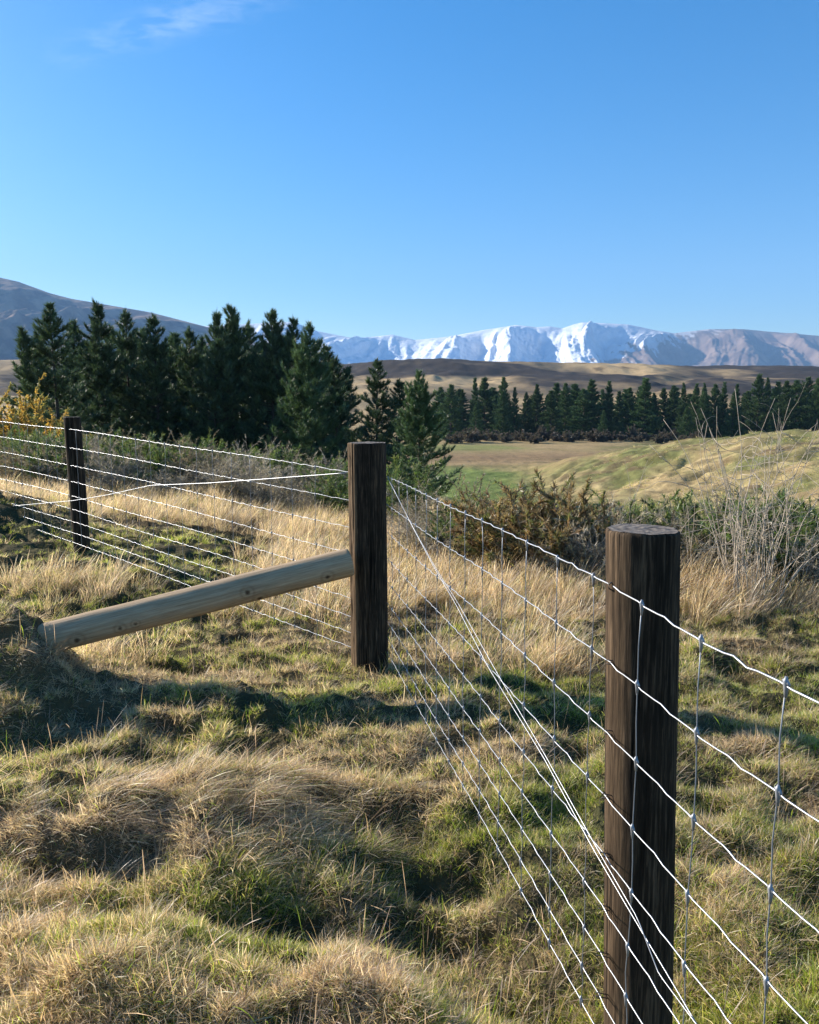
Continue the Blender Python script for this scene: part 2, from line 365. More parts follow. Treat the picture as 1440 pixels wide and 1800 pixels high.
def ground_color(x, y):
    soil = np.array([.075, .055, .032]); dg = np.array([.05, .06, .02])
    thatch = np.array([.16, .115, .06])
    s_ = strawness(x, y)[..., None]
    near = dg*(1-s_)+thatch*s_; near = near*.6+soil*.4
    straw = np.array([.33, .245, .12]); green = np.array([.15, .19, .05]); brown = np.array([.13, .09, .05]); olive = np.array([.15, .15, .055])
    n = fbm(x*.05, y*.035, 4)[..., None]; n2 = fbm(x*.25, y*.2, 4)[..., None]
    up = olive+(straw-olive)*np.clip(.30+n*1.8+n2*.9, 0, 1); up = up*(.72+1.1*np.clip(fbm(x*.55, y*.35, 4)[..., None]+.25, 0, .8)); up = up+(brown-up)*np.clip(n2*2.2-.35+fbm(x*.04+9, y*.05, 3)[..., None]*1.5, 0, .85)
    g = sstep(96, 122, y)*(1-sstep(166, 186, y+fbm(x*.05, y*.05, 2)*12)); ratio = x/np.maximum(y, 1)
    g = g*(1-sstep(.10, .18, ratio+.05*fbm(x*.06, y*.06, 2)))
    plain = straw*np.array([1.05, 1.0, 1.0])+(olive-straw)*np.clip(fbm(x*.02+4, y*.05, 4)[..., None]*2, 0, .8)
    plain = plain+(np.array([.20, .12, .07])-plain)*np.clip(np.exp(-((y-215)/22)**2)[..., None]*.6, 0, 1)
    plain = plain+(green*1.1-plain)*np.clip(np.exp(-((y-262)/22)**2)[..., None]*.7*(1-sstep(.10, .16, ratio+.06*fbm(x*.02, y*.05, 3)))[..., None], 0, 1)
    f1 = (sstep(135, 170, y)*(1-sstep(.2, .3, ratio)))[..., None]
    c = up*(1-f1)+plain*f1
    c = c*(1-g[..., None])+green*g[..., None]
    # tan terrace risers and dark scrubby scarps
    sp_ = np.clip(fbm(x*.045, y*.02, 4)*3.2-.35, 0, 1)[..., None]
    tan = np.array([.44, .31, .16]); scrub = np.array([.045, .036, .030])
    zz_ = H(x, y); k = np.clip(fbm(x*.0045+8, y*.0018, 5)*3.4-.1+sstep(24, 36, zz_+fbm(x*.006, y*.004, 4)*18)*1.3, 0, 1)[..., None]
    back = tan*(1-k)+scrub*k; back = back*(1-.6*sp_*(1-k))+.12*np.clip(fbm(x*.03+5, y*.015, 3)*3-.4, 0, 1)[..., None]*k*tan
    top = sstep(2300, 2500, y)[..., None]; back = back*(1-top)+np.array([.25, .17, .10])*top
    f2 = sstep(400, 520, y)[..., None]; c = c*(1-f2)+back*f2
    f0 = sstep(11, 17, y)[..., None]
    return near*(1-f0)+c*f0

# one sheet from under the camera to the horizon
NR, NA = 1250, 560
rr = np.concatenate([np.geomspace(.5, 9, 330, endpoint=False), np.geomspace(9, 1500, 820, endpoint=False), np.geomspace(1500, 17000, NR-1150)])
aa = np.radians(np.concatenate([np.linspace(-88, -36, 50, endpoint=False), np.linspace(-36, 36, NA-100, endpoint=False), np.linspace(36, 88, 50)]))
R_, A_ = np.meshgrid(rr, aa, indexing='ij')
GX = R_*np.sin(A_); GY = R_*np.cos(A_)-1.5
GZ = H(GX, GY)
Vg = np.stack([GX, GY, GZ], -1).reshape(-1, 3); Cg = ground_color(GX, GY).reshape(-1, 3)
nr, na = R_.shape
I = (np.arange(nr-1)[:, None]*na+np.arange(na-1)[None, :]).ravel()
Fg = np.stack([I, I+1, I+na+1, I+na], -1)[:, ::-1]
ground = link('ground', npmesh('ground', Vg, Fg, Cg, True, M['ground'])); tag(ground, kind='structure')

# ------------------------------------------------------------------ mountains and the hill on the left
def range_mesh(name, sky_px, sky_py, D, depth0, depth1, nu, nv, base_z, spur, sn, mat, seed, colorf, px0, px1, crest=.62, ka=.36):
    u = np.linspace(px0, px1, nu); v = np.linspace(0, 1, nv); U, Vv = np.meshgrid(u, v, indexing='ij')
    ratio = (U-720)/1440*.991
    Y = depth0+(depth1-depth0)*Vv; X = ratio*Y
    top = np.interp(U, sky_px, sky_py)
    top = 582+(top-582)*(1.2 if D > 9000 else 1.0); Ht = CAM[2]+(705-top)/1440*D*.985        # crest height
    s = np.where(Vv < crest, Vv/crest, 1-(Vv-crest)/(1-crest)*.7)
    sh = np.clip(s, 0, 1)**.85
    q = X/spur+(crest-Vv)*sn+fbm(X/spur*.4+seed, Vv*.8, 2)*.55+fbm(X/spur*1.5, Vv*4, 3)*.07
    def rib(t, v):       # asymmetric ribs running down the face, each of its own width
        f = t+perlin(t*.7+seed, t*0+v)*.45; g_ = f-np.floor(f); return np.where(g_ < .62, g_/.62, (1-g_)/.38)
    rg = rib(q, Vv*.6)*.60+ridged(q*2.1+5, Vv*.8+seed, 1)*.22+ridged(q*4.6+5, Vv*1.6+seed, 3)*.18
    env = np.clip(1-s, 0, 1)
    amp = np.clip(env*4.2, 0, 1)**1.3*(1-env)**.35*ka*(1.1 if D > 9000 else 1.0)
    Z = base_z+(Ht-base_z)*(sh+amp*(rg-.62)*1.5)
    Z = Z+fbm(X/spur*3.5, Y/spur*2.5, 5, .6)*(Ht-base_z)*.045*np.clip(env*3, 0, 1)
    iso = ridged(X/(spur*1.3)+seed+Y/(spur*3), Y/(spur*1.6)-X/(spur*2.5), 6, .55); Z = Z+(iso-.62)*(Ht-base_z)*.20*np.clip(env*2.2, 0, 1)*(1-env)**.4
    C = colorf(X, Y, Z, U, Vv, rg, env)
    V = np.stack([X, Y, Z], -1).reshape(-1, 3); I = (np.arange(nu-1)[:, None]*nv+np.arange(nv-1)[None, :]).ravel()
    F = np.stack([I, I+nv, I+nv+1, I+1], -1)
    o = link(name, npmesh(name, V, F, C.reshape(-1, 3), True, mat)); tag(o, kind='structure'); return o
MX = [-700, 0, 300, 430, 500, 520, 560, 620, 650, 690, 730, 790, 850, 905, 940, 965, 985, 1005, 1020, 1050, 1100, 1150, 1180, 1240, 1300, 1350, 1380, 1420, 1480, 1700, 2200]
MY = [600, 570, 575, 570, 566, 567, 580, 590, 589, 585, 593, 588, 578, 571, 574, 573, 576, 570, 567, 568, 570, 579, 583, 577, 577, 581, 583, 586, 590, 600, 600]
def snowcol(X, Y, Z, U, Vv, rg, env):
    rock = np.array([.12, .085, .075]); tus = np.array([.25, .18, .14]); snow = np.array([.84, .86, .90])
    n = fbm(X/260, Y/420, 5); n2 = fbm(X/70, Z/90, 5)
    line = np.interp(U, [400, 700, 900, 1050, 1150, 1250, 1350, 1500], [150, 180, 220, 420, 780, 1060, 1400, 1500])
    s = sstep(-60, 70, Z-line+n*330+n2*300+(rg-.6)*120)[..., None]
    s = s*np.clip(np.interp(U, [900, 1100, 1220, 1330], [1, .85, .45, .12])[..., None], 0, 1)
    b = rock+(tus-rock)*np.clip(.5+n*1.5, 0, 1)[..., None]
    return b*(1-s)+snow*s
range_mesh('mountains', MX, MY, 12000, 9300, 14300, 1300, 300, 150, 980, .85, M['mtn'], 3.1, snowcol, -500, 2000)
HX = [-900, -300, 0, 45, 100, 135, 200, 270, 325, 375, 450, 560, 680, 800, 1000]
HY = [430, 455, 489, 499, 519, 528, 539, 551, 565, 578, 600, 628, 660, 690, 710]
def hillcol(X, Y, Z, U, Vv, rg, env):
    heath = np.array([.075, .058, .05]); tan = np.array([.28, .19, .13])
    n = fbm(X/150+5, Y/200, 5)
    k = np.clip(n*3.2+.35+(rg-.6)*1.2, 0, 1)[..., None]; return heath*(1-k)+tan*k
range_mesh('hill', HX, HY, 7600, 5000, 9200, 560, 220, 60, 750, 1.0, M['hill'], 7.7, hillcol, -900, 800, ka=.16)

# ------------------------------------------------------------------ the wire fence
fence = empty('wire_fence', (P2[0], P2[1], 0))
tag(fence, 'sheep netting wire fence with round timber posts and a pale diagonal brace pole', 'fence')
def child(name, me, mat=None, parent=fence, label=None):
    o = link(name, me, mat, parent)
    # fence empty has no rotation: geometry is given in world space
    root = parent
    off = Vector((0, 0, 0))
    while root is not None: off += root.location; root = root.parent
    o.location = -off
    if label: o['label'] = label
    return o
def post_mesh(name, rad, h, seed, lean=(0, 0), below=.45, rough=.004, ragged=False):
    nth, nz_ = 120, 150
    th = np.linspace(0, 2*np.pi, nth, endpoint=False); zz = np.concatenate([np.linspace(-below, h-.012, nz_), [h-.006, h-.002, h]])
    TH, ZZ = np.meshgrid(th, zz, indexing='xy')
    cx, cy = np.cos(TH), np.sin(TH)
    r = rad*(1+.025*np.sin(2*TH+seed)+.015*np.sin(3*TH+seed*2)+.02*fbm(ZZ*1.3+seed, cx+cy, 2))
    r = r+rough*.55*fbm(cx*5+seed, cy*5+ZZ*.5, 3)+rough*.3*fbm(cx*16+seed, cy*16+ZZ*1.2, 2)
    r = r-rough*2.2*sstep(.35, .6, fbm(np.cos(TH)*7+seed*3, np.sin(TH)*7+ZZ*.25, 2))
    if ragged:   # peeled, split strip down the sunlit side
        wv = np.exp(-((TH-np.pi*1.16+.22*fbm(ZZ*3.5, ZZ*0+2, 3))/.16)**2)
        r = r-wv*(.006+.008*np.clip(fbm(ZZ*9, TH*4, 3)+.3, 0, 1))
    r[-3:] -= np.array([.0, .0015, .004])[:, None]
    X = r*cx+lean[0]*ZZ; Y = r*cy+lean[1]*ZZ
    Zt = ZZ+(ZZ > h-.02)*(.003*fbm(cx*2+seed, cy*2, 2))
    V = np.stack([X, Y, Zt], -1).reshape(-1, 3)
    n = len(zz); i = np.arange(n-1)[:, None]*nth; j = np.arange(nth)[None, :]
    F = np.stack([i+j, i+(j+1) % nth, i+nth+(j+1) % nth, i+nth+j], -1).reshape(-1, 4)
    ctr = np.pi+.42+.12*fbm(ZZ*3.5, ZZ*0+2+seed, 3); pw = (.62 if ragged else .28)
    pm = pw*sstep(.66, .48, np.abs(TH-ctr)+.12*fbm(TH*8, ZZ*14+seed, 3))*np.clip(.75+.8*fbm(TH*14, ZZ*1.5+seed, 3), 0, 1)  # lighter bare wood, spread over the sunlit strip to paint it brighter
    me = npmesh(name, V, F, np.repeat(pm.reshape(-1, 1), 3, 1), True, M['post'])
    # sawn top
    rings = [1-k/14 for k in range(1, 14)]; top = V[-nth:]; c = top.mean(0)
    TV = [top+np.array([0, 0, .0005])]
    for q in rings:
        rg_ = c+(top-c)*q; rg_[:, 2] = top[:, 2]*q+c[2]*(1-q)+.003*fbm(rg_[:, 0]*40+seed, rg_[:, 1]*40, 3); TV.append(rg_)
    TV = np.vstack(TV+[c[None]]); m = len(rings)+1
    i = np.arange(m-1)[:, None]*nth; F2 = np.stack([i+j, i+(j+1) % nth, i+nth+(j+1) % nth, i+nth+j], -1).reshape(-1, 4).tolist()
    F2 += [[(m-1)*nth+a, (m-1)*nth+(a+1) % nth, m*nth] for a in range(nth)]
    tm = bpy.data.meshes.new(name+'_top'); tm.from_pydata(TV.tolist(), [], F2); tm.materials.append(M['end'])
    return me, tm
def put_post(name, base, rad, h, seed, lean, label, **kw):
    me, tm = post_mesh(name, rad, h, seed, lean, **kw)
    o = link(name, me, None, fence); o.location = Vector(base)-fence.location; o['label'] = label
    t = link('sawn_top', tm, None, o); return o
z2 = float(H(P2[0], P2[1])); z3 = float(H(P3[0], P3[1])); z1 = float(H(P1[0], P1[1]))
def topz(px, py, p):       # height at which the pixel row cuts the vertical through p
    r = ray(px, py); return CAM[2]+r[2]*(p[1]/r[1])
T1, T2, T3 = topz(1131, 930, P1), topz(646, 778, P2), topz(137, 733, P3)
print('tops', T1, T2, T3, 'ground', z1, z2, z3)
# leans: the posts are not quite plumb
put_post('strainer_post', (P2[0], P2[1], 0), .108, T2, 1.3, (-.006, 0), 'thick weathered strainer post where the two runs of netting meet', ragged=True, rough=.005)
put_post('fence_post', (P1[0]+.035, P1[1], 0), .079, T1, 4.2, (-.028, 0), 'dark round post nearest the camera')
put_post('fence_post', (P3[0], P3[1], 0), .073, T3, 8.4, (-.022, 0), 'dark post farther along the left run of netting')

# netting planes: on the camera side of the intermediate posts
def unit(v): v = np.asarray(v, float); return v/np.linalg.norm(v)
d1 = unit(P1[:2]-P2[:2]); n1 = np.array([d1[1], -d1[0]]);  n1 = n1 if n1 @ (CAM[:2]-P1[:2]) > 0 else -n1
d3 = unit(P3[:2]-P2[:2]); n3 = np.array([d3[1], -d3[0]]);  n3 = n3 if n3 @ (CAM[:2]-P3[:2]) > 0 else -n3
RA = P2[:2]+np.array([.104, -.012]); RB = P1[:2]+np.array([.01, 0])+n1*.083
LA = P2[:2]+np.array([-.100, -.02]); LB = P3[:2]+n3*.078
SP = np.cumsum([0, .168, .160, .150, .140, .128, .116, .103, .09])
def heights(top): return top-SP
rng = random.Random(5)
def run_net(A, B, s0, s1, top_at, stay_px, label, crimp=.0033):
    """A,B plan points; s in units of |AB|; top_at(s) height of the top wire"""
    L = np.linalg.norm(B-A)
    def pt(s, h): q = A+(B-A)*s; return np.array([q[0], q[1], h])
    stays = sorted(stay_px)
    net = empty('wire_netting', (0, 0, 0)); net.parent = fence; net['label'] = label; net.location = -fence.location
    for k in range(9):
        ss = [s0]+stays+[s1]; pts = []; ph = rng.random()
        for a, b in zip(ss[:-1], ss[1:]):
            for f, dz in ((0, 0), (.06, -.5), (.30, .15), (.42, 1.0), (.50, .1), (.58, -1.0), (.70, -.15), (.94, .5)):
                s = a+(b-a)*f; pts.append(pt(s, top_at(s)-SP[k]+dz*crimp*rng.uniform(.55, 1.2)+.004*math.sin(s*9+k)))
        pts.append(pt(s1, top_at(s1)-SP[k]))
        mb = MB(); mb.tube(pts, .0015 if k else .0018, 6)
        o = child('line_wire', mb.mesh('line_wire', M['wire']), None, net)
    for s in stays:
        pts = []; mb = MB(); jx = rng.uniform(-1, 1)*.0015
        for k in range(9):
            h = top_at(s)-SP[k]; q = pt(s+rng.uniform(-1, 1)*.006/L, h)
            if k: pts.append((pts[-1]+q)/2+np.array([rng.uniform(-1, 1)*.0035, rng.uniform(-1, 1)*.003, 0]))
            pts.append(q)
            kp = [q+np.array([0, 0, .010]), q+np.array([n1[0]*.002, n1[1]*.002, .003]), q+np.array([0, 0, -.006]), q+np.array([0, 0, -.022])]
            mb.tube(kp, [.0022, .0036, .0038, .002], 6)
            dd = unit(B-A)*.007; mb.tube([q+np.array([-dd[0], -dd[1], .002]), q+np.array([0, 0, .005]), q+np.array([dd[0], dd[1], -.002])], .0027, 5)
        mb.tube(pts, .0012, 5)
        child('stay_wire', mb.mesh('stay_wire', M['stay']), None, net)
    return net
def s_of(px, A, B):
    r = (px-720)/1440.0
    # x = A0+(B0-A0)s ; depth = y*cosP + (1.6-z)... use y/ray_y at mid height
    r = r/(math.cos(PITCH)+.0)*.985
    return (r*A[1]-A[0])/((B[0]-A[0])-r*(B[1]-A[1]))
def top_line(A, B, pxs):
    """height of the top wire as a function of s from pixels on it"""
    S, Z = [], []
    for px, py in pxs:
        q = PV(px, py, A, B); S.append((q[:2]-A) @ (B-A)/((B-A) @ (B-A))); Z.append(q[2])
    o = np.argsort(S); S = np.array(S)[o]; Z = np.array(Z)[o]; print('top', np.round(S, 3), np.round(Z, 3))
    return lambda s: float(np.interp(s, S, Z))
tr = top_line(RA, RB, [(684, 840), (850, 916), (1070, 1028), (1233, 1125), (1400, 1210)])
tl = top_line(LA, LB, [(612, 830), (400, 796), (125, 755), (2, 741)])
def S_px(px, py, A, B): q = PV(px, py, A, B); return float((q[:2]-A) @ (B-A)/((B-A) @ (B-A)))
near = [S_px(px, py, RA, RB) for px, py in ((1383, 1200), (1233, 1125), (1128, 1065), (1045, 1022), (981, 990), (927, 962))]
print('stay s', np.round(near, 3))
stp = (near[0]-near[-1])/5
st = list(near); s = near[-1]-stp
while s > .06: st.append(s); s -= stp
s = near[0]+stp
while s < 1.85: st.append(s); s += stp
run_net(RA, RB, -.012, 1.9, tr, st, 'netting running from the strainer post towards the camera')
stl = []; s = .05; L3 = np.linalg.norm(LB-LA); L1 = np.linalg.norm(RB-RA); dst = stp*L1/L3
print('stay spacing m', stp*L1)
s = .085
while s < 2.1: stl.append(s); s += dst
run_net(LA, LB, -.012, 2.15, tl, stl, 'netting running from the strainer post to the far left')
# plain tensioned wires
def plain(name, pxs, A, B, r, label, off=.006, n=None):
    n = n1 if n is None else n
    pts = [PV(px, py, A, B)+np.array([n[0]*off, n[1]*off, 0]) for px, py in pxs]
    # smooth
    pts = np.array(pts); t = np.linspace(0, len(pts)-1, 60); i = np.clip(t.astype(int), 0, len(pts)-2); f = (t-i)[:, None]
    mb = MB(); mb.tube(pts[i]*(1-f)+pts[i+1]*f, r, 7); child(name, mb.mesh(name, M['wire']), None, fence, label)
plain('tie_wire', [(612, 831), (480, 841), (370, 849), (267, 853), (190, 870), (130, 880), (15, 890), (-60, 893)], LA, LB, .0026, 'smooth bright wire crossing the left netting', .008, n3)
plain('tie_wire', [(684, 838), (726, 922), (768, 1000), (805, 1062), (862, 1172), (960, 1330), (1050, 1494), (1120, 1612), (1200, 1745), (1250, 1830)], RA, RB, .00125, 'smooth diagonal wire dropping from the strainer post across the right netting', .008)
plain('tie_wire', [(684, 838), (729, 924), (772, 1000), (812, 1062), (880, 1182), (965, 1325), (1058, 1490), (1130, 1612), (1168, 1710), (1236, 1800), (1262, 1840)], RA, RB, .0011, 'second strand twisted beside the diagonal wire of the right netting', .012)
# staples that hold the line wires on the near post
for k in range(8):
    h = tr(S_px(1074, 1028, RA, RB))-SP[k]; q = RA+(RB-RA)*S_px(1076, 1028, RA, RB); c = np.array([q[0], q[1], h])
    mb = MB(); a = np.linspace(0, 2*np.pi, 13)
    if k == 0: mb.tube([c+np.array([.0085*math.cos(t), -.004, .0085*math.sin(t)+.002]) for t in a], .0016, 6)
    else:
        for dz in (.004, -.005): mb.tube([c+np.array([-.008, -.004, dz+.002]), c+np.array([.01, -.007, dz]), c+np.array([.028, .004, dz-.012]), c+np.array([.04, .03, dz-.014])], .0013, 5)
    child('staple', mb.mesh('staple', M['rust']), None, fence)
for k in range(9):
    q = LA+(LB-LA)*1.0; c = np.array([q[0]-.05, q[1]+.05-.0, tl(1)-SP[k]])
    mb = MB(); a = np.linspace(0, np.pi, 9); mb.tube([c+np.array([.03+.004*math.cos(t), -.055, .008*math.sin(t)]) for t in a], .0016, 5)
    child('staple', mb.mesh('staple', M['rust']), None, fence)

# brace pole: notched into the strainer, other end buried in the bank
e1 = P(606, 990, 4.70); e2 = P(66, 1126, 4.27)
e1 = e1+(e1-e2)*.02
ax = e1-e2; Ls = np.linalg.norm(ax); ax = ax/Ls
nth, nzs = 96, 160
th = np.linspace(0, 2*np.pi, nth, endpoint=False); zz = np.linspace(-.10, Ls, nzs)
TH, ZZ = np.meshgrid(th, zz, indexing='xy')
r = .084*(1+.015*np.sin(2*TH+1)+.02*fbm(ZZ*1.2, np.cos(TH)+np.sin(TH), 2))+.0015*fbm(TH*6, ZZ*2, 3)
r = r-.006*np.exp(-((TH-1.62)/.5)**2)*np.clip(fbm(ZZ*2.2+3, ZZ*0, 2)+.4, 0, 1)   # flattened, knife-peeled strip
r = np.where(ZZ > Ls-.012, r-.006*(ZZ-Ls+.012)/.012, r)
V = np.stack([r*np.cos(TH), r*np.sin(TH), ZZ], -1).reshape(-1, 3)
i = np.arange(nzs-1)[:, None]*nth; j = np.arange(nth)[None, :]
F = np.stack([i+j, i+(j+1) % nth, i+nth+(j+1) % nth, i+nth+j], -1).reshape(-1, 4).tolist()
for base in (0, (nzs-1)*nth):
    V = np.vstack([V, V[base:base+nth].mean(0)]); c = len(V)-1
    F += [[base+(a+1) % nth, base+a, c] if base == 0 else [base+a, base+(a+1) % nth, c] for a in range(nth)]
me = bpy.data.meshes.new('brace_pole'); me.from_pydata(V.tolist(), [], F); me.materials.append(M['strut'])
me.polygons.foreach_set('use_smooth', np.ones(len(F), dtype=bool))
br = link('brace_pole', me, None, fence); br.rotation_mode = 'QUATERNION'
br.rotation_quaternion = Vector(ax).to_track_quat('Z', 'Y'); br.location = Vector(e2)-fence.location
br['label'] = 'pale knotty pole leaning from the ground up to the strainer post'

# ------------------------------------------------------------------ grass
GC = dict(green=[(.16, .24, .025), (.25, .31, .035), (.35, .37, .06), (.43, .41, .12)],
          straw=[(.62, .49, .30), (.70, .57, .37), (.53, .41, .24), (.42, .30, .17), (.64, .51, .38)],
          pink=[(.52, .38, .30), (.60, .46, .35), (.44, .31, .23), (.62, .52, .36)],
          brown=[(.16, .10, .06), (.22, .14, .08), (.11, .08, .05)])
def blades(rs, n, rad, l0, l1, w, lean, curl, comb=(0, 0), pal=('green',), wts=None, K=5, seedhead=0., lift=0.):
    a = rs.rand(n)*2*np.pi; r = rad*np.sqrt(rs.rand(n)); root = np.stack([r*np.cos(a), r*np.sin(a), np.full(n, -.012)+lift*rs.rand(n)], -1)
    L = l0+(l1-l0)*rs.rand(n)**1.3
    da = a+rs.randn(n)*.9
    dh = np.stack([np.cos(da), np.sin(da)], -1)*lean*rs.rand(n)[:, None]+np.array(comb)*(0.6+.8*rs.rand(n))[:, None]
    ch = dh*1.0+np.stack([np.cos(da), np.sin(da)], -1)*curl*rs.rand(n)[:, None]
    t = np.linspace(0, 1, K)[None, :, None]
    hor = dh[:, None, :]*t+ch[:, None, :]*t**2*.8
    # keep blade length: dirs normalised step by step
    up = np.ones((n, K, 1))*t
    seg = np.concatenate([np.diff(hor, axis=1), np.diff(up*(1-.35*np.clip(np.linalg.norm(ch, axis=1), 0, 1.6)[:, None, None]*t), axis=1)], -1)
    seg /= (np.linalg.norm(seg, axis=2, keepdims=True)+1e-9); seg = seg*(L[:, None, None]/(K-1))
    pts = root[:, None, :]+np.concatenate([np.zeros((n, 1, 3)), np.cumsum(seg, axis=1)], 1)
    sa = rs.rand(n)*2*np.pi; side = np.stack([np.cos(sa), np.sin(sa), np.zeros(n)], -1)[:, None, :]
    tt = np.linspace(0, 1, K)
    wid = w*(.75+.5*rs.rand(n))[:, None]*np.clip(1-tt**2.2, .06, 1)[None, :]
    if seedhead > 0:
        sh_ = (rs.rand(n) < seedhead)[:, None]; wid = np.where(sh_, w*np.where(tt > .7, 1.7, .55)[None, :]*np.where(tt >= 1, .3, 1)[None, :], wid)
    A = pts-side*wid[..., None]/2; B = pts+side*wid[..., None]/2
    V = np.stack([A, B], 2).reshape(-1, 3)
    base = (np.arange(n)*K*2)[:, None]; k = np.arange(K-1)[None, :]*2
    F = np.stack([base+k, base+k+1, base+k+3, base+k+2], -1).reshape(-1, 4)
    names = list(pal); wts = np.array(wts if wts else [1]*len(names), float); wts /= wts.sum()
    pick = rs.choice(len(names), n, p=wts); C = np.zeros((n, 3))
    for q, nm in enumerate(names):
        P_ = np.array(GC[nm]); m_ = pick == q; C[m_] = P_[rs.randint(0, len(P_), m_.sum())]
    C = np.minimum(C*(.95+.4*rs.rand(n))[:, None], .8)
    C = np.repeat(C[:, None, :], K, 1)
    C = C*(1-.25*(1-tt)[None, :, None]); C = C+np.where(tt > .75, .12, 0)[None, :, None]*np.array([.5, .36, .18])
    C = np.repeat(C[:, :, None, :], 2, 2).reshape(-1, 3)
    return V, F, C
def tuft_collection(name, specs, seed):
    c = bpy.data.collections.new(name)
    for i, layers in enumerate(specs):
        mb = MB(); rs = np.random.RandomState(seed+i)
        for kw in layers:
            V, F, C = blades(rs, **kw); mb.add(V, F, C)
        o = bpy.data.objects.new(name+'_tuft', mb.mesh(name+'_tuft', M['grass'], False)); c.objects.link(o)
    return c
def scatter(name, coll, pts, rot, scl, idx, label, cat):
    me = bpy.data.meshes.new(name); me.vertices.add(len(pts)); me.vertices.foreach_set('co', np.asarray(pts, np.float32).ravel())
    for nm, tp, dat in (('rot', 'FLOAT_VECTOR', rot), ('scl', 'FLOAT', scl), ('idx', 'INT', idx)):
        a = me.attributes.new(nm, tp, 'POINT'); key = 'vector' if tp == 'FLOAT_VECTOR' else 'value'
        a.data.foreach_set(key, np.ascontiguousarray(np.asarray(dat, np.int32 if tp == 'INT' else np.float32)).ravel())
    o = link(name, me); ng = bpy.data.node_groups.new(name, 'GeometryNodeTree')
    ng.interface.new_socket('Geometry', in_out='INPUT', socket_type='NodeSocketGeometry'); ng.interface.new_socket('Geometry', in_out='OUTPUT', socket_type='NodeSocketGeometry')
    N = ng.nodes; gi = N.new('NodeGroupInput'); go = N.new('NodeGroupOutput'); ci = N.new('GeometryNodeCollectionInfo'); ip = N.new('GeometryNodeInstanceOnPoints')
    ci.inputs['Collection'].default_value = coll; ci.inputs['Separate Children'].default_value = True; ci.inputs['Reset Children'].default_value = True
    ip.inputs['Pick Instance'].default_value = True
    def attr(nm, tp):
        n = N.new('GeometryNodeInputNamedAttribute'); n.data_type = tp; n.inputs['Name'].default_value = nm; return n.outputs['Attribute']
    ng.links.new(gi.outputs[0], ip.inputs['Points']); ng.links.new(ci.outputs[0], ip.inputs['Instance'])
    ng.links.new(attr('rot', 'FLOAT_VECTOR'), ip.inputs['Rotation']); ng.links.new(attr('scl', 'FLOAT'), ip.inputs['Scale']); ng.links.new(attr('idx', 'INT'), ip.inputs['Instance Index'])
    ng.links.new(ip.outputs[0], go.inputs[0])
    md = o.modifiers.new('scatter', 'NODES'); md.node_group = ng
    tag(o, label, cat, kind='stuff'); return o
rs = np.random.RandomState(21)
def sample(n, y0, y1, pw=1.0, spread=.62, x0=None, x1=None):
    """points on the ground, denser near the camera as pw grows"""
    u = rs.rand(n); y = (y0**(1-pw)+(y1**(1-pw)-y0**(1-pw))*u)**(1/(1-pw)) if pw != 1 else y0*(y1/y0)**u
    if x0 is None: x = (rs.rand(n)*2-1)*(y*spread+.5)
    else: x = x0+(x1-x0)*rs.rand(n)
    return x, y
def slope_rot(x, y, k=.6):
    e = .05; gx = (H(x+e, y)-H(x-e, y))/(2*e); gy = (H(x, y+e)-H(x, y-e))/(2*e)
    return np.arctan(gy)*k, -np.arctan(gx)*k
g_short = dict(n=58, rad=.06, l0=.02, l1=.075, w=.0026, lean=.75, curl=.6)
short = tuft_collection('short_grass', [
    [dict(g_short, pal=('green', 'straw'), wts=[.85, .15], comb=(.15, -.05))], [dict(g_short, pal=('green', 'straw'), wts=[.65, .35], comb=(.3, 0))],
    [dict(g_short, pal=('green', 'straw', 'brown'), wts=[.5, .45, .05], l1=.09)], [dict(g_short, pal=('straw', 'green'), wts=[.7, .3], l1=.10, comb=(.3, -.1))],
    [dict(g_short, pal=('straw', 'pink', 'brown'), wts=[.7, .24, .06], l1=.11, comb=(.4, -.1))], [dict(g_short, pal=('straw', 'brown', 'pink'), wts=[.5, .15, .35], l1=.08, lean=1.4, curl=.9)]], 100)
x, y = sample(19000, 1.0, 13.5, 1.45)
cxs, cys = sample(2700, 1.0, 9.0, 1.6); nc = rs.randint(6, 15, len(cxs)); big = .7+.6*rs.rand(len(cxs))+.35*fbm(cxs*1.2, cys*1.5, 2)
rep = np.repeat(np.arange(len(cxs)), nc); sg = (.05+.012*cys)[rep]*big[rep]
xc = cxs[rep]+rs.randn(len(rep))*sg*1.25; yc_ = cys[rep]+rs.randn(len(rep))*sg
sc0 = (.42+.30*rs.rand(len(x)))*(.75+.06*y)
rc = np.hypot(xc-cxs[rep], yc_-cys[rep])/sg
sc1 = (.80+.45*rs.rand(len(rep)))*big[rep]*np.clip(1.15-.28*rc, .45, 1.2)*(.80+.05*yc_)
dry = np.concatenate([rs.randn(len(x))*.16, (rs.randn(len(cxs))*.30)[rep]+rs.randn(len(rep))*.08])
x = np.concatenate([x, xc]); y = np.concatenate([y, yc_]); scl = np.concatenate([sc0, sc1])*.9
s_ = np.clip(strawness(x, y)+dry, 0, .999); idx = (s_*6).astype(int)
rx, ry = slope_rot(x, y); z = H(x, y)
wear = gauss(x, y, .35, 2.15, .38, .22)+.8*gauss(x, y, .05, 2.5, .4, .2)+.6*gauss(x, y, -.1, 4.55, .3, .15)
f = (rs.rand(len(x)) > .55*wear) & (y > 1.0)
scatter('short_grass', short, np.stack([x, y, z], -1)[f], np.stack([rx, ry, (rs.rand(len(x))-.5)*2.4], -1)[f], scl[f], idx[f], 'short mixed green and dry pasture grass covering the foreground paddock', 'grass')

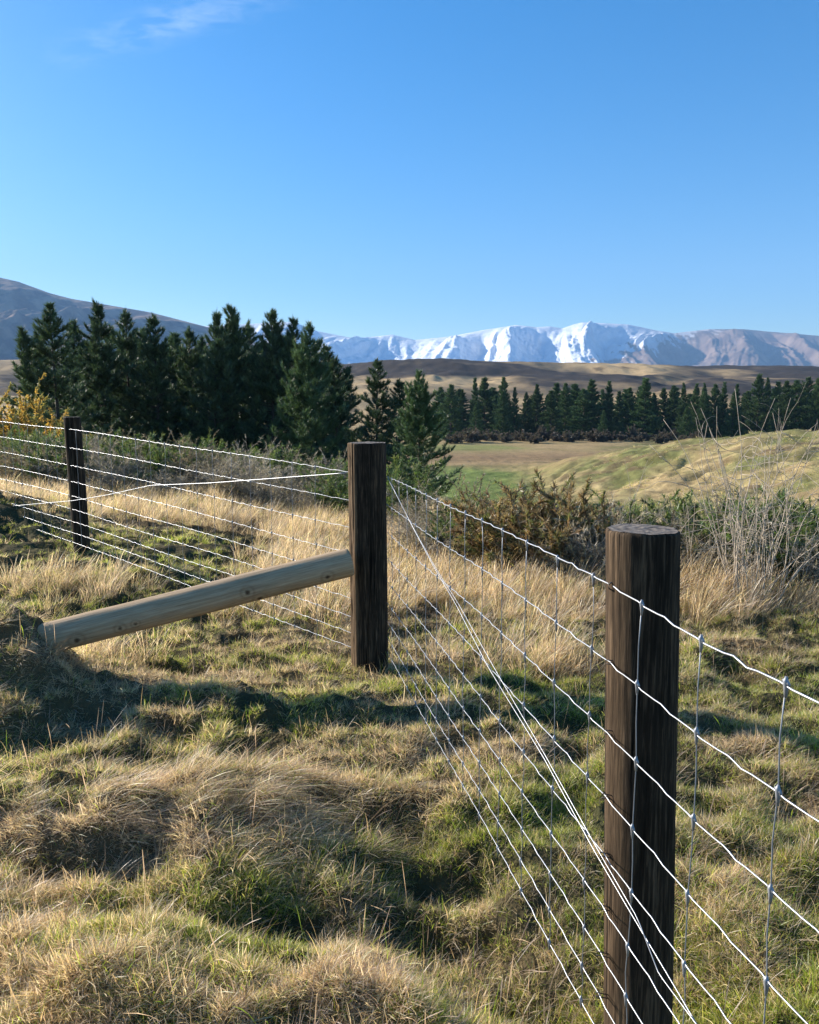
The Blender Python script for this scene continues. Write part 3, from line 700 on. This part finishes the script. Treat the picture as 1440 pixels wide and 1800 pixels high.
lng = dict(n=60, rad=.06, w=.0022)
combed = tuft_collection('combed_dry_grass', [
    [dict(lng, l0=.07, l1=.24, lean=.45, curl=.25, comb=(.9, -.15), pal=('straw', 'pink', 'green'), wts=[.5, .3, .2], seedhead=.12)],
    [dict(lng, l0=.07, l1=.22, lean=.5, curl=.25, comb=(1.1, .1), pal=('pink', 'straw'), seedhead=.12)],
    [dict(lng, l0=.08, l1=.22, lean=.6, curl=.7, comb=(.6, -.3), pal=('straw', 'brown', 'green'), wts=[.65, .05, .3])],
    [dict(lng, l0=.12, l1=.22, lean=.5, curl=.5, comb=(.7, 0), pal=('green', 'straw'), wts=[.6, .4], n=45)]], 200)
x, y = sample(8000, 1.1, 7.5, 1.5)
dens = np.clip(strawness(x, y)*.8-.95+fbm(x*1.9+5, y*2.6+9, 2)*1.5, 0, .7)
dens = np.maximum(dens, gauss(x, y, -.72, 3.0, .5, .25)*.75); dens = np.maximum(dens, gauss(x, y, -1.5, 2.8, .6, .35)*.6)
dens = np.maximum(dens, gauss(x, y, -2.05, 4.0, .35, .35)); dens = dens*(1-.85*gauss(x, y, .15, 2.45, .55, .3))*(1-.6*sstep(.5, 1.0, x)*(1-sstep(4.3, 5, y)))
f = rs.rand(len(x)) < dens; x, y = x[f], y[f]; rx, ry = slope_rot(x, y)
s_ = strawness(x, y)+rs.randn(len(x))*.2; idx = np.where(s_ > .75, rs.randint(0, 2, len(x)), np.where(s_ > .45, rs.randint(0, 3, len(x)), rs.choice([2, 3], len(x))))
scatter('long_combed_grass', combed, np.stack([x, y, H(x, y)], -1), np.stack([rx, ry, -.10+rs.randn(len(x))*.55], -1), (.34+.38*rs.rand(len(x)))*(1+.7*gauss(x, y, -.72, 3.0, .5, .3)), idx, 'long wind-combed dry grass leaning over the foreground hummocks', 'grass')

tall = dict(n=60, rad=.10, w=.0030)
tallc = tuft_collection('tall_dry_grass', [
    [dict(tall, l0=.12, l1=.34, lean=.25, curl=.35, comb=(.18, 0), pal=('straw', 'pink'), seedhead=.35)],
    [dict(tall, l0=.12, l1=.40, lean=.3, curl=.4, comb=(.3, -.05), pal=('straw', 'pink', 'brown'), wts=[.6, .25, .15], seedhead=.3)],
    [dict(tall, l0=.06, l1=.24, lean=.45, curl=.6, comb=(.2, 0), pal=('straw', 'green'), wts=[.6, .4], seedhead=.25)]], 300)
x, y = sample(26000, 4.6, 15.5, .6)
dens = .85*sstep(5.6, 6.4, y)*(1-sstep(9.5, 11, y))*sstep(-1.9, -1.0, x)+1.0*sstep(8.9, 10, y)*(1-sstep(15, 16, y))
dens = np.maximum(dens, np.clip(strawness(x, y)*1.2-.95+fbm(x*.9+3, y*1.1, 2)*.8, 0, .7)*sstep(4.8, 5.4, y))
dens = dens*(1-.8*sstep(4.5, 5.2, y)*(1-sstep(8.4, 9, y))*(1-sstep(-1.9, -1.3, x))); dens = np.maximum(dens, gauss(x, y, 2.35, 6.5, .45, .4)*1.3); dens = np.maximum(dens, gauss(x, y, 3.3, 6.9, .8, .5)); dens = np.maximum(dens, gauss(x, y, .9, 4.6, .35, .2)*.7); dens = np.maximum(dens, gauss(x, y, -2.7, 6.5, .3, .25)); dens = np.maximum(dens, gauss(x, y, -2.1, 4.2, .3, .4))
dens = np.maximum(dens, gauss(x, y, -.1, 4.2, .25, .2)*.5)
dens = dens*(1-sstep(8.6, 10.5, y)*sstep(.4, 1.2, x)*.4)*(1-.9*sstep(1.2, 1.7, x)*(1-sstep(5.4, 6, y)))
f = rs.rand(len(x)) < dens*(.55+.6*fbm(x*1.5, y*1.9, 2)); x, y = x[f], y[f]
scatter('tall_dry_grass', tallc, np.stack([x, y, H(x, y)], -1), np.stack([rs.randn(len(x))*.06, rs.randn(len(x))*.06, rs.randn(len(x))*.5], -1), .45+.55*rs.rand(len(x))+.35*gauss(x, y, 2.35, 6.5, .5, .4), rs.randint(0, 3, len(x)), 'tall straw-coloured dry grass beyond the fence netting', 'grass')

stalk = tuft_collection('seed_stalk_grass', [
    [dict(n=9, rad=.05, w=.0026, l0=.14, l1=.34, lean=.5, curl=.4, comb=(.35, -.05), pal=('straw', 'brown', 'pink'), seedhead=.5)],
    [dict(n=7, rad=.06, w=.0024, l0=.12, l1=.30, lean=.9, curl=.3, comb=(.3, 0), pal=('straw', 'green'), seedhead=.4)]], 400)
x, y = sample(1100, 1.1, 8, 1.3)
scatter('stray_seed_stalks', stalk, np.stack([x, y, H(x, y)], -1), np.stack([rs.randn(len(x))*.1, rs.randn(len(x))*.1, rs.randn(len(x))*.8], -1), .35+.5*rs.rand(len(x)), rs.randint(0, 2, len(x)), 'thin stray seed stalks sticking up out of the foreground turf', 'grass stalks')

# rough tussock over the slope and the rise beyond the scrub
clump = tuft_collection('far_tussock_grass', [
    [dict(n=40, rad=.35, w=.03, l0=.15, l1=.45, lean=.6, curl=.5, pal=('straw', 'green'), wts=[.6, .4], K=3)],
    [dict(n=40, rad=.4, w=.03, l0=.12, l1=.35, lean=.7, curl=.5, pal=('straw', 'brown'), wts=[.75, .25], K=3)],
    [dict(n=36, rad=.3, w=.03, l0=.12, l1=.30, lean=.7, curl=.5, pal=('green', 'brown', 'straw'), wts=[.5, .3, .2], K=3)]], 500)
x, y = sample(34000, 14, 175, .9, .6)
d_ = fbm(x*.12+2, y*.12, 3); f = (rs.rand(len(x)) < np.clip(.30+d_*1.4, .03, 1)*(1-sstep(90, 120, y)*(x/y < .22))); x, y = x[f], y[f]
idx = np.where(fbm(x*.06, y*.05, 3)+rs.randn(len(x))*.3 > .05, rs.randint(0, 2, len(x)), 2)
scatter('rough_slope_tussock', clump, np.stack([x, y, H(x, y)], -1), np.stack([rs.randn(len(x))*.05, rs.randn(len(x))*.05, rs.rand(len(x))*6.3], -1), (.35+.6*rs.rand(len(x)))*(.75+y*.004), idx, 'low rough tussock covering the slope and rise beyond the shrubs', 'tussock')

# ------------------------------------------------------------------ trees
def spikes(rs, base, axis, n, L, W, spread, cols):
    """needle clumps: for each (base, axis) n narrow triangles fanned around the axis"""
    m = len(base); axis = axis/(np.linalg.norm(axis, axis=1)[:, None]+1e-9)
    a = np.repeat(axis, n, 0); b = np.repeat(base, n, 0)
    d = a+rs.randn(m*n, 3)*spread; d /= np.linalg.norm(d, axis=1)[:, None]
    s = np.cross(d, rs.randn(m*n, 3)); s /= np.linalg.norm(s, axis=1)[:, None]
    Ls = L*(.6+.7*rs.rand(m*n))[:, None]; Ws = W*(.7+.6*rs.rand(m*n))[:, None]
    st_ = b+a*Ls*(rs.rand(m*n)[:, None]-.5)*.9
    V = np.stack([st_-s*Ws/2, st_+s*Ws/2, st_+d*Ls], 1).reshape(-1, 3)
    F = np.arange(m*n*3).reshape(-1, 3)
    cols = np.asarray(cols); cc = np.repeat(cols[rs.randint(0, len(cols), m)]*(.75+.5*rs.rand(m))[:, None], n, 0)
    C = np.repeat(cc, 3, 0); C[2::3] *= 1.25
    return V, F, C
def make_tree(seed, Ht, R, whorl, nb, station, twigs, cl_n, cl_L, cl_W, cols, leaders=1, bare=0., prof=.8, upturn=.5, trunk_r=.16, needle='needle', drop=.14):
    rs = np.random.RandomState(seed); tb = MB(); bs, axs = [], []
    lean = rs.randn(2)*.012*Ht
    zt = np.linspace(0, Ht*.97, 14); bend = np.stack([lean[0]*(zt/Ht)**1.5+.02*Ht*.3*np.sin(zt*.6+seed)*.2, lean[1]*(zt/Ht)**1.5, zt], -1)
    tb.tube(bend, trunk_r*(1-zt/Ht*.93), 7)
    leads = [(0, 0, 1.0)]+[(rs.uniform(-1, 1)*R*.35, rs.uniform(-1, 1)*R*.35, rs.uniform(.82, .96)) for _ in range(leaders-1)]
    for (ox, oy, hf) in leads:
        z = Ht*(.02+bare) if (ox == 0 and oy == 0) else Ht*.55
        while z < Ht*hf:
            q = z/(Ht*hf); fr = 1-q
            Rz = R*(fr**prof)*(.62 if (ox, oy) != (0, 0) else 1)*(1-.25*max(0, .18-q)/.18)+.05*R
            k = nb+rs.randint(-1, 2); a0 = rs.rand()*6.28
            cx = np.interp(z, zt, bend[:, 0])+ox*min(1, q*1.1); cy = np.interp(z, zt, bend[:, 1])+oy*min(1, q*1.1)
            for i in range(k):
                if rs.rand() < drop: continue
                a = a0+i*6.283/k+rs.randn()*.25; Lb = Rz*rs.uniform(.5, 1.3)*(1-.35*sstep(.84, .97, q)); el0 = -.12+.55*q**1.2+rs.randn()*.14
                ns = max(2, int(Lb/station)); t = np.linspace(0, 1, ns+2)[1:]
                elv = el0+upturn*t**1.6; st_ = Lb/(ns+1)
                dx = np.cumsum(np.cos(elv))*st_; dz = np.cumsum(np.sin(elv))*st_
                zc = z+rs.randn()*whorl*.3
                pts = np.stack([cx+dx*math.cos(a), cy+dx*math.sin(a), zc+dz], -1)
                tb.tube(np.vstack([[cx, cy, zc], pts]), np.linspace(trunk_r*.24*(.3+.7*fr), .01, len(pts)+1), 4, caps=False)
                dirs = np.gradient(pts, axis=0) if len(pts) > 1 else np.array([[math.cos(a), math.sin(a), .3]])
                for p_, d_, tt in zip(pts, dirs, t):
                    if tt < .22 and q < .75: continue
                    d_ = d_/np.linalg.norm(d_); bs.append(p_); axs.append(d_*.7+np.array([0, 0, .45]))
                    sd = np.array([-math.sin(a), math.cos(a), 0])
                    for w_ in range(twigs if q < .86 else 1):
                        sg = rs.choice([-1, 1]); tl_ = rs.uniform(.15, .55)*Lb*.30*(1.3-tt)+cl_L*.3
                        ad = d_*rs.uniform(.4, .9)+sd*sg*rs.uniform(.3, 1)+np.array([0, 0, rs.uniform(-.1, .6)]); ad /= np.linalg.norm(ad)
                        for u in (.5, 1.0): bs.append(p_+ad*tl_*u); axs.append(ad*.8+np.array([0, 0, .35]))
            z += whorl*rs.uniform(.7, 1.3)*(.85+.15*fr)
        top = np.array([np.interp(Ht*hf, zt, bend[:, 0])+ox, np.interp(Ht*hf, zt, bend[:, 1])+oy, Ht*hf])
        for u in np.linspace(0, .06*Ht, 6): bs.append(top-np.array([0, 0, u])+rs.randn(3)*.02); axs.append(np.array([0, 0, 1.]))
    bs = np.array(bs); axs = np.array(axs)
    V, F, C = spikes(rs, bs, axs, cl_n, cl_L, cl_W, .42, cols)
    cm = npmesh('crown', V, F, C, False, M[needle]); tm = tb.mesh('trunk', M['bark']); return tm, cm
PN = [(.045, .08, .036), (.065, .105, .045), (.095, .14, .06), (.035, .062, .032)]
pines = [make_tree(11, 12, 3.5, .42, 6, .26, 2, 14, .27, .032, PN, 2, prof=.85, upturn=.55),
         make_tree(12, 12, 3.2, .42, 6, .26, 2, 14, .27, .032, PN, 1, prof=.95, upturn=.55),
         make_tree(13, 12, 3.8, .44, 6, .27, 2, 14, .27, .032, PN, 3, prof=.8, upturn=.6),
         make_tree(14, 12, 3.3, .40, 6, .26, 2, 14, .27, .032, PN, 2, prof=.80, upturn=.6, drop=.2),
         make_tree(15, 12, 3.7, .46, 6, .25, 2, 13, .30, .036, [(.07, .125, .05), (.095, .15, .06), (.06, .10, .04)], 3, prof=.75, upturn=.8, drop=.18)]
def plant(name, protos, i, loc, rz, s, label, cat, group=None):
    r = empty(name, loc, rz, s); tag(r, label, cat, group)
    for nm, me in zip(('trunk', 'crown'), protos[i]): link(nm, me, None, r)
    return r
def stand(px, pytop, y, proto, label, Hn=12., group=None, wid=1.0, name='pine_tree', protos=None, sink=.2, cat='pine tree'):
    protos = protos or pines
    r = ray(px, pytop); k = y/r[1]; x = CAM[0]+r[0]*k; zt = CAM[2]+r[2]*k; zb = float(H(x, y))-sink; h = zt-zb
    return plant(name, protos, proto, (x, y, zb), random.Random(int(px*7+y)).uniform(0, 6.28), (h/Hn*wid, h/Hn*wid, h/Hn), label, cat, group)
grp = 'pines in the dark plantation on the left'
front = [(92, 538, 50, 3, 1.15, 'tall pine at the left end of the dark stand, full to the ground'),
         (167, 538, 54, 0, 1.0, 'second tall pine from the left end of the dark stand'),
         (219, 546, 56, 1, .95, 'narrow pine just right of the twin tall pines at the left of the stand'),
         (272, 555, 55, 1, 1.05, 'pointed pine left of the dip in the dark stand'),
         (332, 577, 56, 1, 1.0, 'shorter pine in the dip of the dark stand'),
         (372, 606, 53, 3, 1.0, 'low pine half hidden at the left foot of the tallest pine'),
         (403, 541, 55, 2, .95, 'tallest broad-topped pine in the middle of the dark stand'),
         (475, 548, 54, 2, .95, 'ragged multi-topped pine right of the tallest pine'),
         (542, 576, 47, 4, .95, 'paler sunlit pine with open branches at the front of the stand'),
         (592, 634, 54, 0, 1.1, 'dark pine closing the right end of the stand'),
         (661, 632, 44, 1, 1.12, 'lone pointed pine just right of the dark stand above the strainer post'),
         (738, 657, 38, 4, 1.05, 'open-branched pine standing at the edge of the green field')]
for px, py, yy, pr, wd, lb in front: stand(px, py, yy, pr, lb, wid=wd, group=grp)
ords = ['first', 'second', 'third', 'fourth', 'fifth', 'sixth', 'seventh', 'eighth', 'ninth', 'tenth', 'eleventh', 'twelfth', 'thirteenth', 'fourteenth', 'fifteenth', 'sixteenth', 'seventeenth', 'eighteenth', 'nineteenth', 'twentieth']
ords += ['twenty-'+o for o in ords[:9]]+['thirtieth']+['thirty-'+o for o in ords[:9]]+['fortieth']+['forty-'+o for o in ords[:9]]+['fiftieth']+['fifty-'+o for o in ords[:9]]+['sixtieth']+['sixty-'+o for o in ords[:9]]
back = [(128, 572), (196, 575), (247, 580), (302, 588), (352, 600), (436, 572), (508, 590), (568, 612), (60, 590), (150, 600), (225, 604), (280, 612), (330, 620), (385, 610), (455, 606), (530, 618), (585, 645), (700, 668)]
for i, (px, py) in enumerate(back):
    stand(px, py, 62+(i % 3)*2 if px < 690 else 50, i % 4, f'{ords[i]} from the left of the pines in the dark stand second row' if px < 690 else 'dark pine hidden behind the gap between the two pines at the field edge', wid=1.3, group=grp)

CN = [(.045, .085, .032), (.060, .105, .038), (.080, .130, .045)]
conifers = [make_tree(31+k, 20, (5.6, 4.8, 6.4, 5.2, 4.4)[k], .9, 7, .7, 2, 9, .66, .15, CN, 1, prof=(.9, 1.0, .8, .85, 1.05)[k], upturn=.35, trunk_r=.25, needle='conifer', drop=.08) for k in range(5)]
rt = random.Random(9); pts = []
tops = [(p_, q_+((i_*37) % 11-5)*1.3) for i_, (p_, q_) in enumerate([(775, 690), (793, 678), (812, 683), (834, 672), (853, 668), (872, 690), (886, 668), (905, 682), (925, 684), (945, 682), (962, 692), (978, 684), (995, 676), (1012, 672), (1028, 690), (1042, 672), (1060, 680), (1072, 676), (1090, 690), (1108, 676), (1134, 668), (1152, 690), (1168, 690), (1184, 680), (1204, 672), (1224, 682), (1240, 676), (1258, 672), (1275, 678), (1295, 676), (1316, 682), (1336, 662), (1352, 664), (1370, 680), (1384, 672), (1402, 668), (1420, 672), (1440, 666), (1462, 670)])]
for i, (px, py) in enumerate(tops):
    yy = 352+rt.uniform(-12, 20)-(px-800)*.05
    stand(px, py, yy, rt.randrange(5), f'{ords[i]} tall conifer from the left along the distant treeline', 20., 'conifers in the distant treeline', rt.choice([.8, 1.0, 1.2, 1.5]), 'conifer_tree', conifers, .4, 'conifer')
for i in range(24):
    px = 780+i*29+rt.uniform(-8, 8)
    stand(px, 694+rt.uniform(-14, 8), 372+rt.uniform(0, 12), rt.randrange(5), f'{ords[i]} conifer from the left filling gaps behind the distant treeline', 20., 'conifers behind the distant treeline', 1.8, 'conifer_tree', conifers, .4, 'conifer')
for px, py, yy, wd, lb in ((883, 690, 322, 1.1, 'broad mid green conifer standing forward of the treeline left of centre'), (837, 710, 318, 1.0, 'small pointed conifer before the left part of the treeline'), (970, 690, 325, 1.35, 'wide pale green conifer before the middle of the treeline'),
                       (1062, 722, 310, .9, 'small pointed conifer with a smaller twin before the treeline'), (1078, 735, 309, .9, 'smallest conifer beside its pointed twin before the treeline'), (1136, 668, 318, 1.35, 'largest broad conifer standing forward in the right part of the treeline'),
                       (1208, 715, 305, 1.0, 'lit young conifer at the foot of the rise on the right'), (1290, 690, 312, 1.2, 'mid green conifer behind the bare dead stalks'), (1240, 690, 316, 1.1, 'conifer left of the bare dead stalks in the treeline')):
    stand(px, py, yy, rt.randrange(5), lb, 20., 'conifers in front of the treeline', wd, 'conifer_tree', conifers, .3, 'conifer')

# ------------------------------------------------------------------ shrubs
def make_shrub(seed, h, w, nst, cols, leafn, lL, lW, stem_r=.006, twist=.5, droop=.2, sub=4, leafmat='leaf', stemmat='twig', leaf_from=.35, spread=.6):
    rs = np.random.RandomState(seed); tb = MB(); bs, ax_ = [], []
    for i in range(nst):
        a = rs.rand()*6.283; rr_ = w*.25*rs.rand(); p = np.array([rr_*math.cos(a), rr_*math.sin(a), -.05]); L = h*rs.uniform(.55, 1.15)
        d = np.array([math.cos(a)*rs.uniform(.1, w/h), math.sin(a)*rs.uniform(.1, w/h), 1.0]); d /= np.linalg.norm(d)
        n = 8; pts = [p]
        for k in range(n):
            d = d+rs.randn(3)*twist*.25+np.array([0, 0, -droop*.15]); d /= np.linalg.norm(d); pts.append(pts[-1]+d*L/n)
        pts = np.array(pts); tb.tube(pts, np.linspace(stem_r, stem_r*.3, n+1), 4, caps=False)
        for k in range(sub):
            j = rs.randint(2, n); p0 = pts[j]; dd = (pts[j]-pts[j-1])/np.linalg.norm(pts[j]-pts[j-1])+rs.randn(3)*.55; dd /= np.linalg.norm(dd); l2 = L*rs.uniform(.15, .38)
            sp = [p0]
            for q in range(4): dd = dd+rs.randn(3)*.2+np.array([0, 0, .05]); dd /= np.linalg.norm(dd); sp.append(sp[-1]+dd*l2/4)
            sp = np.array(sp); tb.tube(sp, np.linspace(stem_r*.5, stem_r*.2, 5), 3, caps=False)
            for q in range(1, 5): bs.append(sp[q]); ax_.append(sp[q]-sp[q-1])
            for q in range(0, 4): bs.append((sp[q]+sp[q+1])/2); ax_.append(sp[q+1]-sp[q])
        for k in range(int(n*leaf_from), n+1): bs.append(pts[k]); ax_.append(pts[k]-pts[k-1])
    tm = tb.mesh('stems', M[stemmat]); out = [('stems', tm)]
    if leafn:
        V, F, C = spikes(rs, np.array(bs), np.array(ax_), leafn, lL, lW, spread, cols); out.append(('foliage', npmesh('foliage', V, F, C, False, M[leafmat])))
    return out
GOR = [(.08, .14, .03), (.12, .18, .04), (.19, .22, .07), (.07, .09, .035)]
BRN = [(.18, .14, .09), (.25, .20, .13), (.12, .10, .06), (.20, .20, .11)]
RST = [(.22, .14, .07), (.17, .12, .06), (.14, .15, .05), (.28, .21, .10)]
GRY = [(.30, .26, .20), (.22, .19, .15), (.38, .33, .26)]
YEL = [(.50, .33, .07), (.42, .28, .07), (.28, .24, .07)]
shr = {'gorse': [make_shrub(51+k, .9, .8, 34, GOR, 9, .07, .012, .007) for k in range(3)],
       'brown': [make_shrub(61+k, .9, .8, 38, BRN, 7, .05, .009, .006, twist=.9) for k in range(3)],
       'rust': [make_shrub(71+k, .9, .95, 60, RST, 14, .06, .011, .006, twist=.7) for k in range(2)],
       'grey': [make_shrub(81+k, .9, .7, 40, GRY, 3, .07, .007, .005, twist=.9, droop=.5) for k in range(3)],
       'yellow': [make_shrub(91, 3.2, 2.0, 60, YEL, 14, .10, .05, .02, twist=.6, sub=12, spread=1.0)],
       'dark': [make_shrub(95+k, 3.0, 3.0, 26, [(.10, .075, .06), (.075, .06, .045), (.13, .10, .075), (.07, .075, .04)], 9, .42, .14, .04, sub=6) for k in range(3)]}
def shrub(kind, k, x, y, s, label, name='shrub', cat='shrub', group=None, sz=1.0, z=None):
    r = empty(name, (x, y, float(H(x, y)) if z is None else z), rt.uniform(0, 6.28), (s, s, s*sz)); tag(r, label, cat, group)
    for nm, me in shr[kind][k % len(shr[kind])]: link(nm, me, None, r)
    return r
desc = {'gorse': 'green prickly gorse bush', 'brown': 'twiggy brown bush', 'rust': 'rusty brown and olive bush', 'grey': 'grey dead twiggy bush'}
nm_ = {'gorse': 'gorse_bush', 'brown': 'brown_shrub', 'rust': 'rusty_shrub', 'grey': 'dead_shrub'}
# band along the edge of the bank behind the left netting
cnt = {}
i = 0
for px in np.linspace(-30, 605, 27):
    for row in range(2):
        yy = (13.2 if row == 0 else 15.2)-(px/600)*1.6+rt.uniform(-.5, .5); kind = rt.choice(['gorse', 'brown', 'grey', 'grey', 'brown']) if row == 0 else rt.choice(['gorse', 'brown', 'gorse', 'grey'])
        cnt[(kind, row)] = cnt.get((kind, row), 0)+1; c_ = cnt[(kind, row)]
        x = (px+rt.uniform(-9, 9)-720)/1440*yy
        shrub(kind, rt.randrange(3), x, yy, (rt.choice([.4, .6, .85, 1.0]) if row == 0 else rt.uniform(.55, 1.05)), f'{ords[c_-1]} {desc[kind]} from left in {"front" if row == 0 else "back"} scrub behind left netting', nm_[kind], 'bush', 'scrub behind the left netting', .95)
# scrub behind the right netting
for px, base, kind, k, s, sz, lb in (
        (705, 905, 'gorse', 0, .95, 1, 'green gorse bush directly right of the strainer post'), (745, 925, 'grey', 0, .9, .9, 'grey dead bush right of the strainer post'), (800, 935, 'brown', 1, .85, 1.0, 'small brown bush between the strainer post and the rusty bush'),
        (838, 940, 'gorse', 1, .7, 1, 'low gorse bush left of the rusty bush'), (895, 965, 'rust', 0, .8, 1.0, 'left half of the large rusty brown bush beyond the netting'), (950, 985, 'rust', 1, 1.15, .95, 'largest rusty brown bush in the middle beyond the netting'),
        (1000, 985, 'rust', 0, .8, 1.05, 'rusty bush at the right end of the big brown clump'), (1040, 1000, 'grey', 1, .85, .95, 'grey twiggy bush behind the left side of the near post'), (1085, 975, 'gorse', 2, .8, .9, 'gorse bush with dry stems right above the near post'),
        (1130, 985, 'grey', 2, .95, .8, 'grey dead bush behind the top of the near post'), (1185, 985, 'gorse', 0, .95, .75, 'dark gorse bush right of the near post top'), (1235, 1000, 'brown', 2, .95, .8, 'brown bush left of the bare dead stalks'),
        (1290, 1010, 'grey', 0, 1.0, .8, 'grey dead bush around the foot of the bare stalks'), (1350, 1010, 'gorse', 1, 1.05, .8, 'gorse bush right of the bare dead stalks'), (1400, 1000, 'gorse', 2, 1.0, .8, 'gorse bush at the right edge of the picture'),
        (1450, 1020, 'grey', 1, 1.1, .9, 'grey dead bush cut by the right edge of the picture'), (1010, 1010, 'brown', 0, .7, .9, 'low brown bush in front of the rusty clump')):
    yy = 1.6/max(.12, (base-705)/1440)*.985*.93; x = (px-720)/1440*yy*1.01
    shrub(kind, k, x, yy, s*(1.0 if kind == 'rust' else .95), lb, nm_[kind], 'bush', 'scrub behind the right netting', sz)
for i, px in enumerate(range(712, 1075, 33)):
    kind = ('grey', 'brown', 'grey', 'gorse')[i % 4]; yy = 8.6-rt.uniform(0, .7)-(px-700)*.0012
    shrub(kind, i, (px+rt.uniform(-6, 6)-720)/1440*yy, yy, rt.uniform(.42, .62), f'{ords[i]} low tangled bush from left edging the straw grass beyond the right netting', nm_[kind], 'bush', 'low tangle edging the straw grass', .85)
for i, px in enumerate(range(1195, 1470, 30)):
    kind = ('gorse', 'brown', 'grey')[i % 3]; yy = 7.9-rt.uniform(0, .8)
    shrub(kind, i, (px-720)/1440*yy, yy, rt.uniform(.6, .85), f'{ords[i]} tangled bush from left around the bare dead stalks on the right', nm_[kind], 'bush', 'tangle around the dead stalks', .95)
shrub('yellow', 0, (-22-720)/1440*26, 26, 1.05, 'golden yellow autumn shrub at the left edge in front of the pines', 'autumn_shrub', 'shrub')
for i in range(24):
    px = 800+i*18+rt.uniform(-7, 7); yy = rt.uniform(285, 312)+(8 if i % 2 else 0)
    shrub('dark', i, (px-720)/1440*yy, yy, rt.uniform(.9, 1.5), f'{ords[i]} dark leafless bush from left at foot of the distant treeline', 'dark_shrub', 'bush', 'dark bushes at the foot of the treeline', rt.uniform(.75, 1.1))

# bare dead stalks on the right
def stalks(name, base, n, h, spread, label, seed, r0, cat='dead plant', branch=3, curl=.35, up=1.0):
    rs = np.random.RandomState(seed); root = empty(name, base); tag(root, label, cat)
    for i in range(n):
        mb = MB(); a = rs.rand()*6.283; rr_ = spread*.45*rs.rand()**.5; p = np.array([rr_*math.cos(a), rr_*math.sin(a), -.05]); L = h*rs.uniform(.55, 1.08)
        d = unit([math.cos(a)*rs.uniform(0, spread)*.45+rs.randn()*.05, math.sin(a)*rs.uniform(0, spread)*.3, up]); m = 14; pts = [p]; cv = rs.randn(3)*curl*.12; cv[2] = -abs(cv[2])*.3
        for k in range(m): d = unit(d+rs.randn(3)*.07+cv*(k/m)); pts.append(pts[-1]+d*L/m)
        pts = np.array(pts); rr0 = r0*rs.uniform(.6, 1.2); mb.tube(pts, np.linspace(rr0, rr0*.3, m+1), 5)
        for b in range(branch):
            j = rs.randint(5, m); dd = unit(pts[j]-pts[j-1]+rs.randn(3)*.5); l2 = L*rs.uniform(.1, .3); sp = [pts[j]]
            cv2 = rs.randn(3)*.2
            for q in range(6): dd = unit(dd+rs.randn(3)*.12+cv2); sp.append(sp[-1]+dd*l2/6)
            mb.tube(sp, np.linspace(rr0*.5, rr0*.2, 7), 4)
        link('stalk', mb.mesh('stalk', M['deadwood']), None, root)
    return root
bx = G(1330, 1075, 0); stalks('dead_stalk_plant', (bx[0], bx[1]+.1, float(H(bx[0], bx[1]))), 46, 1.68, .48, 'clump of tall bare bleached stalks curling up on the right beyond the near post', 77, .0050, branch=5, curl=.45)
for k, (px, py, n, h, lb) in enumerate(((1105, 1010, 5, 1.05, 'few thin upright dry stalks behind the top of the near post'), (1215, 1050, 6, .9, 'sparse dry stalks just left of the bare bleached clump'), (1405, 1060, 8, 1.0, 'thin dry stalks at the right edge beyond the near post'), (735, 1000, 5, .75, 'few bleached stalks right of the strainer post'))):
    b_ = G(px, py, 0); stalks('dry_stalks', (b_[0], b_[1], float(H(b_[0], b_[1]))), n, h, .3, lb, 88+k, .0032, 'dry stalks', 1, .3)

# ------------------------------------------------------------------ the air: far things fade to blue
hz = MB(); x0, x1, y0, y1, z0, z1 = -17500, 17500, -3000, 16500, -40, 2600
hv = [(x0, y0, z0), (x1, y0, z0), (x1, y1, z0), (x0, y1, z0), (x0, y0, z1), (x1, y0, z1), (x1, y1, z1), (x0, y1, z1)]
hme = bpy.data.meshes.new('haze'); hme.from_pydata(hv, [], [(0, 3, 2, 1), (4, 5, 6, 7), (0, 1, 5, 4), (1, 2, 6, 5), (2, 3, 7, 6), (3, 0, 4, 7)])
hm = bpy.data.materials.new('haze'); hm.use_nodes = True; hm.node_tree.nodes.clear()
ho = hm.node_tree.nodes.new('ShaderNodeOutputMaterial'); pv = hm.node_tree.nodes.new('ShaderNodeVolumePrincipled')
pv.inputs['Color'].default_value = (.34, .60, 1.0, 1); pv.inputs['Density'].default_value = 5.0e-5; pv.inputs['Anisotropy'].default_value = 0.0
hm.node_tree.links.new(pv.outputs[0], ho.inputs['Volume'])
haze = link('haze', hme, hm); tag(haze, kind='stuff')
